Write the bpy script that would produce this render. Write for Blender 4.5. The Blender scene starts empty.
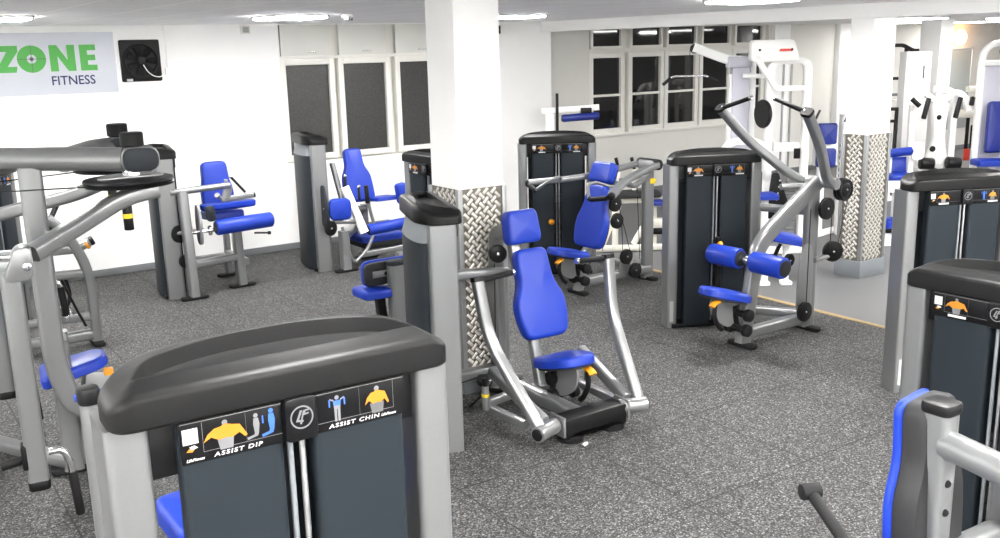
import bpy, bmesh, math, random
from mathutils import Vector, Matrix
random.seed(7)
SC = bpy.context.scene
COL = SC.collection
PI = math.pi
def V(*a): return Vector(a)

# ------------------------------------------------------------------ materials
def new_mat(name):
    m = bpy.data.materials.new(name); m.use_nodes = True
    nt = m.node_tree; return m, nt, nt.nodes['Principled BSDF']
def mat(name, col, rough=.5, metal=0., spec=.5, noise=0., nscale=60., bump=0., coat=0.):
    m, nt, b = new_mat(name)
    b.inputs['Base Color'].default_value = (*col, 1); b.inputs['Roughness'].default_value = rough
    b.inputs['Metallic'].default_value = metal; b.inputs['Specular IOR Level'].default_value = spec
    b.inputs['Coat Weight'].default_value = coat
    if noise or bump:
        tc = nt.nodes.new('ShaderNodeTexCoord'); n = nt.nodes.new('ShaderNodeTexNoise')
        n.inputs['Scale'].default_value = nscale; n.inputs['Detail'].default_value = 4
        nt.links.new(tc.outputs['Object'], n.inputs['Vector'])
        if noise:
            r = nt.nodes.new('ShaderNodeMix'); r.data_type = 'RGBA'
            r.inputs[6].default_value = (*[c*(1-noise) for c in col], 1); r.inputs[7].default_value = (*[min(1, c*(1+noise)) for c in col], 1)
            nt.links.new(n.outputs['Fac'], r.inputs[0]); nt.links.new(r.outputs[2], b.inputs['Base Color'])
        if bump:
            bp = nt.nodes.new('ShaderNodeBump'); bp.inputs['Strength'].default_value = bump; bp.inputs['Distance'].default_value = .003
            nt.links.new(n.outputs['Fac'], bp.inputs['Height']); nt.links.new(bp.outputs[0], b.inputs['Normal'])
    return m
def emit(name, col, s):
    m, nt, b = new_mat(name)
    b.inputs['Base Color'].default_value = (*col, 1)
    b.inputs['Emission Color'].default_value = (*col, 1); b.inputs['Emission Strength'].default_value = s
    return m
SILVER = mat('silver_paint', (0.2394, 0.2436, 0.2478), .29, .6, .5, .05, 300)
SILVER2 = mat('satin_alloy', (0.2772, 0.2814, 0.2856), .40, .55, .5, .04, 200)
CHROME = mat('chrome', (.75, .75, .76), .15, 1.)
STEEL = mat('brushed_steel', (0.1530, 0.1403, 0.1148), .45, .45, .5, .25, 30)
LOZENGE = mat('pale_steel_lozenge', (0.5508, 0.5355, 0.4973), .35, .5, .5, .2, 40)  # raised lozenges in a paler steel than the plate
GREYTRIM = mat('grey_trim', (0.1840, 0.2000, 0.2160), .5, .2)
CHAR = mat('charcoal_shroud', (0.0123, 0.0171, 0.0218), .5, 0, .2, .12, 400, .15)
CHAR2 = mat('charcoal_rear_shroud', (0.0175, 0.0213, 0.0262), .5, 0, .22, .1, 400, .15)
CAPB = mat('black_cap_plastic', (0.0060, 0.0060, 0.0062), .40, 0, .17, .15, 500, .25)
BLACK = mat('black_plastic', (0.0056, 0.0056, 0.0063), .42, 0, .25)
BLACKM = mat('black_matt', (0.0064, 0.0064, 0.0072), .75)
RUBBER = mat('black_rubber', (0.0078, 0.0078, 0.0084), .6, 0, .18, .1, 200, .2)
BLUE = mat('blue_vinyl', (.0085, .0330, .315), .40, 0, .3, .06, 150, .12)
NAVY = mat('navy_vinyl', (0.0072, 0.0198, 0.1980), .42, 0, .5, .06, 150, .12)
FOAM = mat('dark_grey_backing', (0.0158, 0.0158, 0.0169), .6, 0, .3, .1, 200, .2)
ORANGE = mat('orange_plastic', (0.7225, 0.2805, 0.0085), .45)
YELLOW = mat('yellow_band', (0.7225, 0.5100, 0.0170), .45)
WHITE = mat('white_gloss_paint', (.92, .92, .90), .35, 0, .5, .03, 30)
CREAM = mat('cream_powder_coat', (.74, .72, .64), .4, 0, .5, .04, 30)
WALL = mat('white_wall_paint', (.93, .93, .92), .7, 0, .2, .015, 3, .03)
WALLB = mat('cream_wall_paint', (.72, .71, .67), .7, 0, .2, .02, 3, .03)
WALLG = mat('pale_grey_wall_paint', (.60, .60, .58), .7, 0, .2, .02, 3)
FRAME = mat('window_frame_paint', (.80, .79, .74), .5, 0, .3, .03, 8)
PANEL = mat('fixed_upper_panel', (.72, .72, .68), .5, 0, .3, .03, 5)
SKIRT = mat('grey_skirting', (0.1600, 0.1680, 0.1760), .5)
PLAC = mat('placard_black', (0.0056, 0.0056, 0.0063), .3, 0, .2)
PWHITE = mat('print_white', (0.4800, 0.4800, 0.4800), .4)
PGREY = mat('print_grey', (0.1600, 0.1600, 0.1680), .4)
PDARK = mat('print_dark_grey', (.10, .10, .105), .4)
PORANGE = mat('print_orange', (0.4400, 0.1680, 0.0080), .4)
PBLUE = mat('print_blue', (0.0320, 0.1120, 0.4400), .4)
GREEN = mat('banner_green', (0.0800, 0.4160, 0.0720), .5)
NAVYT = mat('banner_navy', (0.0160, 0.0240, 0.1120), .5)
BANNER = mat('banner_vinyl', (0.6138, 0.6342, 0.6956), .45, 0, .4, .02, 4)
RED = mat('red_print', (.75, .06, .04), .4)
LILAC = mat('pale_shroud', (.50, .50, .57), .35)
GLOW = emit('light_diffuser', (1., .985, .96), 27.)
GLOWF = emit('far_light_diffuser', (1., .985, .96), 5.)
WARM = emit('warm_bulb', (1., .50, .18), 6.)
ALUM = mat('light_trim', (.7, .7, .7), .4, .2)

def frosted():
    m, nt, b = new_mat('frosted_dark_glass')
    tc = nt.nodes.new('ShaderNodeTexCoord'); n = nt.nodes.new('ShaderNodeTexNoise'); n.inputs['Scale'].default_value = 95; n.inputs['Detail'].default_value = 3
    cr = nt.nodes.new('ShaderNodeValToRGB'); cr.color_ramp.elements[0].position = .35; cr.color_ramp.elements[1].position = .7
    cr.color_ramp.elements[0].color = (.020, .020, .019, 1); cr.color_ramp.elements[1].color = (.060, .060, .056, 1)
    bp = nt.nodes.new('ShaderNodeBump'); bp.inputs['Strength'].default_value = .5; bp.inputs['Distance'].default_value = .004
    L = nt.links.new; L(tc.outputs['Object'], n.inputs['Vector']); L(n.outputs['Fac'], cr.inputs[0]); L(cr.outputs[0], b.inputs['Base Color'])
    L(n.outputs['Fac'], bp.inputs['Height']); L(bp.outputs[0], b.inputs['Normal']); b.inputs['Roughness'].default_value = .35
    return m
FROST = frosted()
GLASS = mat('night_window_glass', (.012, .012, .013), .04, 0, .8)

def floor_mat():
    m, nt, b = new_mat('flecked_rubber_tiles'); L = nt.links.new
    tc = nt.nodes.new('ShaderNodeTexCoord')
    def noise(s, d=2, r=.6):
        n = nt.nodes.new('ShaderNodeTexNoise'); n.inputs['Scale'].default_value = s; n.inputs['Detail'].default_value = d; n.inputs['Roughness'].default_value = r
        L(tc.outputs['Object'], n.inputs['Vector']); return n
    def ramp(src, stops):
        c = nt.nodes.new('ShaderNodeValToRGB'); e = c.color_ramp.elements
        for i, (p, col) in enumerate(stops):
            k = e[i] if i < 2 else e.new(p)
            k.position = p; k.color = (*col, 1)
        L(src, c.inputs[0]); return c
    vo = nt.nodes.new('ShaderNodeTexVoronoi'); vo.inputs['Scale'].default_value = 120; L(tc.outputs['Object'], vo.inputs['Vector'])
    sep = nt.nodes.new('ShaderNodeSeparateColor'); L(vo.outputs['Color'], sep.inputs[0])
    fl = ramp(sep.outputs[0], [(0, (.011, .011, .012)), (.36, (.032, .032, .034)), (.56, (.068, .067, .066)), (.78, (.130, .128, .126)), (.94, (.245, .24, .235))])
    fl.color_ramp.interpolation = 'CONSTANT'
    big = noise(1.1, 3); bc = ramp(big.outputs['Fac'], [(.3, (.86, .86, .86)), (.7, (1.08, 1.08, 1.08))])
    mx = nt.nodes.new('ShaderNodeMix'); mx.data_type = 'RGBA'; mx.blend_type = 'MULTIPLY'; mx.inputs[0].default_value = 1
    L(fl.outputs[0], mx.inputs[6]); L(bc.outputs[0], mx.inputs[7])
    # tile seams every metre
    mp = nt.nodes.new('ShaderNodeMapping'); mp.inputs['Location'].default_value = (.18, .36, 0); L(tc.outputs['Object'], mp.inputs['Vector'])
    br = nt.nodes.new('ShaderNodeTexBrick'); br.offset = 0.; br.inputs['Scale'].default_value = 1; br.inputs['Brick Width'].default_value = 1.; br.inputs['Row Height'].default_value = 1.
    br.inputs['Mortar Size'].default_value = .006; br.inputs['Mortar Smooth'].default_value = .1
    br.inputs['Color1'].default_value = br.inputs['Color2'].default_value = (1, 1, 1, 1); br.inputs['Mortar'].default_value = (.22, .22, .22, 1)
    L(mp.outputs[0], br.inputs['Vector'])
    m2 = nt.nodes.new('ShaderNodeMix'); m2.data_type = 'RGBA'; m2.blend_type = 'MULTIPLY'; m2.inputs[0].default_value = 1
    L(mx.outputs[2], m2.inputs[6]); L(br.outputs['Color'], m2.inputs[7]); L(m2.outputs[2], b.inputs['Base Color'])
    bp = nt.nodes.new('ShaderNodeBump'); bp.inputs['Strength'].default_value = .35; bp.inputs['Distance'].default_value = .003
    L(sep.outputs[1], bp.inputs['Height']); L(bp.outputs[0], b.inputs['Normal'])
    b.inputs['Roughness'].default_value = .62; b.inputs['Specular IOR Level'].default_value = .35
    return m
FLOOR = floor_mat()
CARPET = mat('grey_smooth_flooring', (0.1260, 0.1260, 0.1296), .55, 0, .35, .12, 160, .1)
STRIPM = mat('wooden_edge_strip', (0.3150, 0.2250, 0.1050), .5, 0, .4, .3, 25)

def ceiling_mat():
    m, nt, b = new_mat('ceiling_tiles'); L = nt.links.new
    tc = nt.nodes.new('ShaderNodeTexCoord')
    br = nt.nodes.new('ShaderNodeTexBrick'); br.offset = 0.; br.inputs['Scale'].default_value = 1; br.inputs['Brick Width'].default_value = .6; br.inputs['Row Height'].default_value = .6
    br.inputs['Mortar Size'].default_value = .016; br.inputs['Color1'].default_value = (.84, .84, .85, 1); br.inputs['Color2'].default_value = (.88, .88, .89, 1); br.inputs['Mortar'].default_value = (1, 1, 1, 1)
    n = nt.nodes.new('ShaderNodeTexNoise'); n.inputs['Scale'].default_value = 70
    bp = nt.nodes.new('ShaderNodeBump'); bp.inputs['Strength'].default_value = .3; bp.inputs['Distance'].default_value = .004
    mp = nt.nodes.new('ShaderNodeMapping'); mp.inputs['Location'].default_value = (-.36, -.2, 0)
    L(tc.outputs['Object'], mp.inputs['Vector']); L(mp.outputs[0], br.inputs['Vector']); L(tc.outputs['Object'], n.inputs['Vector'])
    L(br.outputs['Color'], b.inputs['Base Color']); L(n.outputs['Fac'], bp.inputs['Height']); L(bp.outputs[0], b.inputs['Normal'])
    b.inputs['Roughness'].default_value = .85
    return m
CEIL = ceiling_mat()

# ------------------------------------------------------------------ mesh builder
def rpoly(pts, r, n=5):
    """2D polygon with rounded corners; r is one radius or one per corner."""
    out = []; N = len(pts)
    rr = r if isinstance(r, (list, tuple)) else [r]*N
    for i in range(N):
        p = Vector(pts[i]); a = Vector(pts[i-1]); c = Vector(pts[(i+1) % N])
        d1 = (a-p); d2 = (c-p); l1 = d1.length; l2 = d2.length; d1.normalize(); d2.normalize()
        k = min(rr[i]*1.2, l1*.49, l2*.49)
        if k < 1e-5: out.append(p.copy()); continue
        s = p+d1*k; e = p+d2*k
        for j in range(n+1):
            t = j/n; out.append(s*(1-t)**2+p*2*t*(1-t)+e*t*t)
    return out
def circ(r, n=24, cx=0, cy=0): return [Vector((cx+r*math.cos(2*PI*i/n), cy+r*math.sin(2*PI*i/n))) for i in range(n)]
def inset(poly, d):
    N = len(poly); out = []
    for i in range(N):
        p = poly[i]; a = poly[i-1]; c = poly[(i+1) % N]
        e1 = p-a; e2 = c-p
        n1 = Vector((-e1.y, e1.x)); n2 = Vector((-e2.y, e2.x))
        if n1.length > 1e-9: n1.normalize()
        if n2.length > 1e-9: n2.normalize()
        m = n1+n2
        if m.length < 1e-6: m = n1
        m.normalize(); k = max(.45, m.dot(n2)); out.append(p+m*(d/k))
    return out
def frm(o, u, v):
    u = Vector(u).normalized(); v = Vector(v); v = (v-u*v.dot(u)).normalized(); w = u.cross(v); o = Vector(o)
    return Matrix(((u.x, v.x, w.x, o.x), (u.y, v.y, w.y, o.y), (u.z, v.z, w.z, o.z), (0, 0, 0, 1)))
I4 = Matrix.Identity(4)
class MB:
    def __init__(s): s.v = []; s.f = []; s.m = []
    def add(s, vs, fs, m=0, M=I4):
        b = len(s.v); s.v += [M @ Vector(p) for p in vs]
        s.f += [tuple(b+i for i in f) for f in fs]; s.m += [m]*len(fs); return s
    def rings(s, rings, m=0, M=I4, cap=(True, True), closed=True):
        n = len(rings[0]); vs = [p for r in rings for p in r]; fs = []
        for k in range(len(rings)-1):
            for i in range(n if closed else n-1):
                j = (i+1) % n; fs.append((k*n+i, k*n+j, (k+1)*n+j, (k+1)*n+i))
        if cap[0]: fs.append(tuple(range(n-1, -1, -1)))
        if cap[1]: fs.append(tuple((len(rings)-1)*n+i for i in range(n)))
        return s.add(vs, fs, m, M)
    def prism(s, poly, h, bev=0., M=I4, m=0, z0=0., nb=2, both=True):
        poly = [Vector(p) for p in poly]
        prof = []
        if bev and both:
            for i in range(nb): a = (PI/2)*i/nb; prof.append((bev*(1-math.sin(a)), z0+bev*(1-math.cos(a))))
        prof.append((0, z0+(bev if both else 0)))
        if bev:
            prof.append((0, z0+h-bev))
            for i in range(1, nb+1): a = (PI/2)*i/nb; prof.append((bev*(1-math.cos(a)), z0+h-bev+bev*math.sin(a)))
        else: prof.append((0, z0+h))
        return s.rings([[(q.x, q.y, z) for q in inset(poly, d)] for d, z in prof], m, M)
    def pad(s, poly, h, r, M=I4, m=0, dome=.012):
        """upholstered cushion: rounded front edge, softly domed top"""
        poly = [Vector(p) for p in poly]; c = sum(poly, Vector((0, 0)))/len(poly)
        prof = [(.010, 0), (0, .008)]
        for i in range(0, 6): a = (PI/2)*i/5; prof.append((r*(1-math.cos(a)), h-r+r*math.sin(a)))
        R = [[(q.x, q.y, z) for q in inset(poly, d)] for d, z in prof]
        last = inset(poly, r)
        for t, dz in ((.75, .4), (.5, .7), (.25, .93), (.02, 1.)):
            R.append([(c.x+(q.x-c.x)*t, c.y+(q.y-c.y)*t, h+dome*dz) for q in last])
        return s.rings(R, m, M)
    def box(s, c, size, bev=.0, M=I4, m=0):
        x, y, z = size
        return s.prism([(-x/2, -y/2), (x/2, -y/2), (x/2, y/2), (-x/2, y/2)] if not bev else rpoly([(-x/2, -y/2), (x/2, -y/2), (x/2, y/2), (-x/2, y/2)], bev, 3),
                       z, bev*.8, M @ Matrix.Translation(Vector(c)-Vector((0, 0, z/2))), m)
    def lathe(s, p0, ax, prof, n=20, m=0):
        """profile of (distance along axis, radius)"""
        ax = Vector(ax).normalized(); t = Vector((0, 0, 1)) if abs(ax.z) < .9 else Vector((1, 0, 0))
        u = t.cross(ax).normalized(); w = ax.cross(u); p0 = Vector(p0)
        return s.rings([[p0+ax*d+(u*math.cos(2*PI*i/n)+w*math.sin(2*PI*i/n))*max(r, 1e-4) for i in range(n)] for d, r in prof], m)
    def cyl(s, p0, p1, r, bev=None, n=18, m=0, r1=None):
        p0 = Vector(p0); p1 = Vector(p1); d = p1-p0; L = d.length; r1 = r if r1 is None else r1
        b = min(r*.18, L*.3) if bev is None else bev
        return s.lathe(p0, d, [(0, r-b), (b*.3, r-b*.3), (b, r), (L-b, r1), (L-b*.3, r1-b*.3), (L, r1-b)], n, m)
    def tube(s, pts, a, b=None, side=(0, 1, 0), fil=.06, n=14, m=0, sq=False, seg=6):
        b = a if b is None else b; side = Vector(side)
        P = [Vector(p) for p in pts]; path = [P[0]]
        for i in range(1, len(P)-1):
            p = P[i]; d1 = P[i-1]-p; d2 = P[i+1]-p; l1 = d1.length; l2 = d2.length; d1.normalize(); d2.normalize()
            k = min(fil, l1*.45, l2*.45); q, e = p+d1*k, p+d2*k
            for j in range(seg+1): t = j/seg; path.append(q*(1-t)**2+p*2*t*(1-t)+e*t*t)
        path.append(P[-1]); rings = []
        for i, p in enumerate(path):
            t = (path[min(i+1, len(path)-1)]-path[max(i-1, 0)]).normalized()
            sd = side-t*side.dot(t)
            if sd.length < 1e-3: sd = Vector((1, 0, 0))-t*t.x
            sd.normalize(); up = t.cross(sd); R = []
            for j in range(n):
                ang = 2*PI*(j+.5)/n; c, q = math.cos(ang), math.sin(ang)
                if sq: e = .42; c = math.copysign(abs(c)**e, c); q = math.copysign(abs(q)**e, q)
                R.append(p+sd*(a*c)+up*(b*q))
            rings.append(R)
        return s.rings(rings, m)
    def text(s, body, size, M, m=0, shear=0., bold=0., ext=.0006, align='LEFT', sx=1., space=1.):
        cu = bpy.data.curves.new('t', 'FONT'); cu.body = body; cu.size = size; cu.extrude = ext; cu.shear = shear; cu.offset = bold; cu.align_x = align; cu.resolution_u = 3; cu.space_character = space
        o = bpy.data.objects.new('t', cu); COL.objects.link(o)
        me = bpy.data.meshes.new_from_object(o)
        s.add([(p.co.x*sx, p.co.y, p.co.z) for p in me.vertices], [tuple(f.vertices) for f in me.polygons], m, M)
        bpy.data.objects.remove(o); bpy.data.curves.remove(cu); bpy.data.meshes.remove(me); return s
    def mesh(s, name, mats):
        me = bpy.data.meshes.new(name); me.from_pydata([tuple(p) for p in s.v], [], s.f)
        for mm in (mats if isinstance(mats, (list, tuple)) else [mats]): me.materials.append(mm)
        me.polygons.foreach_set('material_index', s.m); me.polygons.foreach_set('use_smooth', [True]*len(s.f))
        me.update()
        bm = bmesh.new(); bm.from_mesh(me); bmesh.ops.recalc_face_normals(bm, faces=bm.faces); bm.to_mesh(me); bm.free()
        me.set_sharp_from_angle(angle=math.radians(38)); return me
def link(name, data, parent=None, loc=None, rotz=0):
    o = bpy.data.objects.new(name, data); COL.objects.link(o)
    if parent is not None: o.parent = parent
    if loc is not None: o.location = loc
    o.rotation_euler = (0, 0, rotz); return o
def obj(name, mb, mats, parent=None, label=None):
    o = link(name, mb.mesh(name, mats), parent)
    if label: o['label'] = label
    return o
def tag(o, label, cat, group=None, kind=None):
    o['label'] = label; o['category'] = cat
    if group: o['group'] = group
    if kind: o['kind'] = kind
    return o
def thing(name, label, cat, loc, deg=0, group=None):
    return tag(link(name, None, None, loc, math.radians(deg)), label, cat, group)
def struct(name, mb, mats, parent=None):
    o = obj(name, mb, mats, parent)
    if parent is None: o['kind'] = 'structure'
    return o
def bx(mb, x0, x1, y0, y1, z0, z1, bev=0, m=0): return mb.box(((x0+x1)/2, (y0+y1)/2, (z0+z1)/2), (x1-x0, y1-y0, z1-z0), bev, I4, m)

# ------------------------------------------------------------------ camera
f_px, pitch, roll, yaw = 966., math.radians(12.98), math.radians(-1.406), math.radians(34.27)
Fv = V(math.sin(yaw)*math.cos(pitch), math.cos(yaw)*math.cos(pitch), -math.sin(pitch)); R0 = V(math.cos(yaw), -math.sin(yaw), 0); U0 = R0.cross(Fv)
Rv = R0*math.cos(roll)+U0*math.sin(roll); Uv = -R0*math.sin(roll)+U0*math.cos(roll)
cam = bpy.data.cameras.new('camera'); cam.sensor_width = 36; cam.lens = 36*f_px/1000; cam.clip_start = .05
co = bpy.data.objects.new('camera', cam); COL.objects.link(co)
co.matrix_world = Matrix(((Rv.x, Uv.x, -Fv.x, 0), (Rv.y, Uv.y, -Fv.y, 0), (Rv.z, Uv.z, -Fv.z, 2.62), (0, 0, 0, 1)))
SC.camera = co

# ------------------------------------------------------------------ room
XL, XR, YB, YW, YR = -3.5, 30., -4., 12.24, 12.7
ZC, ZF = 2.97, 2.90
BX = 9.2                                   # beam line
SX = 7.72
fl = MB(); bx(fl, XL, SX, YB, YW, -.1, 0); struct('floor', fl, FLOOR)
fl = MB(); bx(fl, SX+.06, XR, YB, YR, -.1, 0); struct('floor_far_side', fl, CARPET)
st = MB(); bx(st, SX, SX+.06, YB, YW, -.1, .006, .002); struct('trim_1', st, STRIPM)
c = MB(); bx(c, XL, BX, YB, YW, ZC, ZC+.1); struct('ceiling', c, CEIL)
c = MB(); bx(c, BX+.4, XR, YB, YR, ZF, ZF+.1); struct('ceiling_far_side', c, CEIL)
b = MB(); bx(b, BX, BX+.4, YB, YW, 2.82, ZC+.1, .004); struct('beam', b, WALL)
# back wall with the frosted window group
def wall_with_holes(name, x0, x1, y, th, z1, holes, m):
    w = MB(); xs = sorted({x0, x1, *[h[0] for h in holes], *[h[1] for h in holes]}); zs = sorted({0, z1, *[h[2] for h in holes], *[h[3] for h in holes]})
    for i in range(len(xs)-1):
        for k in range(len(zs)-1):
            cx, cz = (xs[i]+xs[i+1])/2, (zs[k]+zs[k+1])/2
            if any(h[0] < cx < h[1] and h[2] < cz < h[3] for h in holes): continue
            bx(w, xs[i], xs[i+1], y, y+th, zs[k], zs[k+1])
    return struct(name, w, m)
wall_with_holes('wall_back', XL, BX+.1, YW, .25, ZC+.1, [(4.95, 8.0, 1.16, 2.955)], WALL)
wall_with_holes('wall_recess', BX+.1, XR, YR, .25, ZC+.1, [(10.55, 15.0, 1.12, 2.895)], WALLB)
w = MB(); bx(w, BX+.1, BX+.2, YW, YR, 0, ZC); struct('wall_return', w, WALL)
w = MB(); bx(w, XL-.2, XL, YB, YW, 0, ZC); struct('wall_left', w, WALL)
w = MB(); bx(w, XL, XR, YB-.2, YB, 0, ZC); struct('wall_front', w, WALL)
w = MB(); bx(w, XR, XR+.2, YB, YR, 0, ZC); struct('wall_right', w, WALLB)
b = MB(); bx(b, XL, BX, YW-.014, YW, 0, .085, .004); struct('baseboard_back', b, SKIRT)
b = MB(); bx(b, BX+.2, XR, YR-.014, YR, 0, .1, .004); struct('baseboard_recess', b, SKIRT)
# pilasters on the recess wall
p = MB(); bx(p, 15.1, 15.55, YR-.06, YR, .1, ZF); struct('trim_2', p, WALL)
p = MB(); bx(p, 17.0, 17.5, YR-.12, YR, .1, ZF, .004); struct('trim_3', p, WALL)

# frosted windows (back wall)
def window(name, x0, x1, z0, z1, y, fw, glass, depth=.10, transom=None, bars=()):
    f = MB()
    bx(f, x0-fw, x0, y, y+depth, z0-fw, z1+fw, .004); bx(f, x1, x1+fw, y, y+depth, z0-fw, z1+fw, .004)
    bx(f, x0, x1, y, y+depth, z1, z1+fw, .004); bx(f, x0, x1, y, y+depth, z0-fw, z0, .004)
    for z in bars: bx(f, x0, x1, y+.02, y+.07, z-.02, z+.02, .003)
    o = struct(name, f, FRAME)
    g = MB(); bx(g, x0, x1, y+.055, y+.065, z0, z1); struct('pane', g, glass, o); return o
xs = [(5.00, 5.66), (5.83, 6.51), (6.70, 7.34), (7.5, 7.96)]
for i, (a, b_) in enumerate(xs):
    window('window_%d' % (i+1), a+.02, b_-.02, 1.26, 2.44, YW-.005, .075, FROST)
m = MB(); bx(m, 4.95, 8.0, YW+.10, YW+.18, 1.16, 2.955); struct('trim_4', m, FRAME)
m = MB(); bx(m, 4.95, 8.0, YW+.0, YW+.10, 2.515, 2.56, .003); struct('trim_5', m, FRAME)
for i, (a, b_) in enumerate(xs):
    q = MB(); bx(q, a-.02, b_+.02, YW+.02, YW+.06, 2.56, 2.955, .003)
    o = struct('window_%d' % (i+11), q, PANEL)
    q = MB(); bx(q, a+.33, a+.47, YW+.008, YW+.02, 2.60, 2.615, .003); struct('catch', q, CHROME, o)
# clear windows (recess wall)
for i, (a, b_) in enumerate([(10.635, 11.25), (11.51, 12.17), (12.36, 13.03), (13.23, 13.90), (14.10, 14.80)]):
    window('window_%d' % (i+5), a, b_, 1.20, 2.385, YR-.01, .085, GLASS, bars=(1.76,))
    window('window_%d' % (i+15), a, b_, 2.58, 2.885, YR-.01, .05, GLASS)
m = MB(); bx(m, 10.5, 15.05, YR-.05, YR+.02, 1.07, 1.12, .006); struct('trim_6', m, FRAME)
m = MB(); bx(m, 10.5, 15.05, YR+.09, YR+.16, 1.1, 2.9); struct('trim_7', m, FRAME)

# columns with raised checker plate
def checker(mb, M, w, h, m=0):
    s = .050; n = int((w+h)/s)
    for i in range(-n, n):
        for k in range(-n, n):
            cx = w/2+(i-k)*s*.7071; cz = h/2+(i+k)*s*.7071
            if not (.02 < cx < w-.02 and .02 < cz < h-.02): continue
            a = math.radians(45 if (i+k) % 2 else -45); L, W_ = .030, .0125
            Mx = M @ Matrix.Translation((cx, cz, 0)) @ Matrix.Rotation(a, 4, 'Z')
            mb.add([(-L, -W_, 0), (L, -W_, 0), (L, W_, 0), (-L, W_, 0), (-L*.72, -W_*.35, .006), (L*.72, -W_*.35, .006), (L*.72, W_*.35, .006), (-L*.72, W_*.35, .006)],
                   [(0, 1, 5, 4), (1, 2, 6, 5), (2, 3, 7, 6), (3, 0, 4, 7), (4, 5, 6, 7)], m, M=Mx)
def column(x0, y0, w, d, zt, label, top):
    b = MB(); bx(b, x0, x0+w, y0, y0+d, 0, top, .004)
    o = obj('column', b, WALL); tag(o, label, 'column'); o['kind'] = 'structure'
    p = MB(); e = .006
    bx(p, x0-e, x0+w+e, y0-e, y0+d+e, .19, zt)
    checker(p, frm((x0+.02, y0-e, .19), (1, 0, 0), (0, 0, 1)), w-.04, zt-.19, 2)
    checker(p, frm((x0-e, y0+d-.02, .19), (0, -1, 0), (0, 0, 1)), d-.04, zt-.19, 2)
    for cx, cy in ((x0, y0), (x0+w, y0), (x0, y0+d)): bx(p, cx-.02, cx+.02, cy-.02, cy+.02, .19, zt, .003, 1)
    obj('checker_plate', p, [STEEL, SILVER2, LOZENGE], o, 'raised checker plate cladding on the lower half')
    q = MB(); bx(q, x0-.03, x0+w+.03, y0-.03, y0+d+.03, 0, .19, .006); obj('plinth', q, GREYTRIM, o)
    return o
column(3.757, 6.03, .395, .39, 1.59, 'white square column clad below in checker plate, in the middle behind the chest machine', ZC)
column(9.2, 6.40, .40, .28, 1.59, 'white square column clad below in checker plate with grey plinth, right', 2.83)
b = MB(); bx(b, 16.65, 17.05, 10.2, 10.6, 0, ZF, .004); o = tag(obj('column', b, WALL), 'plain white column far off between the white machines', 'column'); o['kind'] = 'structure'

# ceiling lights
LG = 'square ceiling light panels'
def ceil_light(x, y, z, label, s=.6, grp=LG, glow=None):
    t = thing('ceiling_light', label, 'ceiling light', (x, y, z), 0, grp)
    f = MB(); h = s/2
    for a in ((-h, -h+.02, -h, h), (h-.02, h, -h, h), (-h, h, -h, -h+.02), (-h, h, h-.02, h)): bx(f, a[0], a[1], a[2], a[3], -.018, 0, .002)
    obj('frame', f, ALUM, t); d = MB(); bx(d, -h+.02, h-.02, -h+.02, h-.02, -.034, -.003, .006); obj('diffuser', d, glow or GLOW, t)
seen = {(1.26, 9.5): 'lit ceiling panel above the green and navy banner', (3.98, 9.5): 'lit ceiling panel beside the smoke detector',
        (6.73, 9.5): 'lit ceiling panel just right of the middle column', (6.73, 5.9): 'lit ceiling panel cut by the top edge, right of the middle column'}
for X in (-1.46, 1.26, 3.98, 6.73):
    for Y in (9.5, 5.9, 2.3, .5, -1.3, -3.1):  # in-between rows on the viewpoint side are unseen, added as fill light
        if (X, Y) in ((3.98, 5.9), (1.26, 5.9)): continue
        ceil_light(X, Y, ZC, seen.get((X, Y), 'unseen lit ceiling panel over the rubber floor, from a grid row or an added fill row'))
far = [(13.9, 9.1, 'lit far ceiling panel, nearest right of the clad column'), (20.4, 11.7, 'lit far ceiling panel left of the warm lamp'), (17.4, 11.3, 'small lit far ceiling panel over the black rack'),
       (16.8, 8.8, 'lit far ceiling panel over the pale lat machine'), (13., 4.0, ''), (18, 6.5, ''), (12.5, 0.5, ''), (22, 6, ''), (25, 9, ''), (10.9, 5.0, ''), (10.9, 2.8, ''), (13.4, 5.6, '')]  # closing unlabelled panels are unseen, added to brighten the white machines
for X, Y, l in far: ceil_light(X, Y, ZF, l or 'one of the unseen lit ceiling panels over the far weights area, some added as fill', .9 if l else .6, glow=GLOWF if l else GLOW)

# wall items
t = thing('extractor_fan', 'black square extractor fan with white cable on the white wall', 'fan', (3.18, YW, 2.555))
b = MB(); b.prism(rpoly([(-.235, -.245), (.235, -.245), (.235, .245), (-.235, .245)], .02), .03, .006, frm((0, 0, 0), (1, 0, 0), (0, 0, 1)))
for x in (-.2, .2):
    for z in (-.21, .21): b.cyl((x, -.03, z), (x, -.036, z), .008, n=8)
obj('mounting_plate', b, BLACK, t)
b = MB(); b.lathe((0, -.03, 0), (0, -1, 0), [(0, .205), (.03, .205), (.035, .195), (.03, .185), (.004, .18)], 32); obj('ring', b, BLACKM, t)
b = MB()
for i in range(7):
    a = 2*PI*i/7; b.prism(rpoly([(.05, -.02), (.17, -.05), (.175, .05), (.05, .02)], .015), .004, .001, frm((0, -.04, 0), (math.cos(a), -.12, math.sin(a)), (-math.sin(a), -.3, math.cos(a))))
obj('fan_blades', b, RUBBER, t)
b = MB(); b.box((0, -.065, 0), (.085, .05, .085), .008); b.box((-.15, -.034, -.225), (.07, .008, .03), .002, I4, 1); obj('motor_hub', b, [BLACK, PWHITE], t)
b = MB(); b.tube([(.01, -.09, -.05), (.05, -.09, -.13), (.13, -.06, -.19), (.22, -.04, -.2), (.26, -.02, -.15)], .006, fil=.05, n=8); obj('power_cable', b, WHITE, t)
t = thing('banner_sign', 'pale banner with green ZONE and navy FITNESS lettering on the wall', 'sign', (1.7, YW, 2.2))
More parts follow.
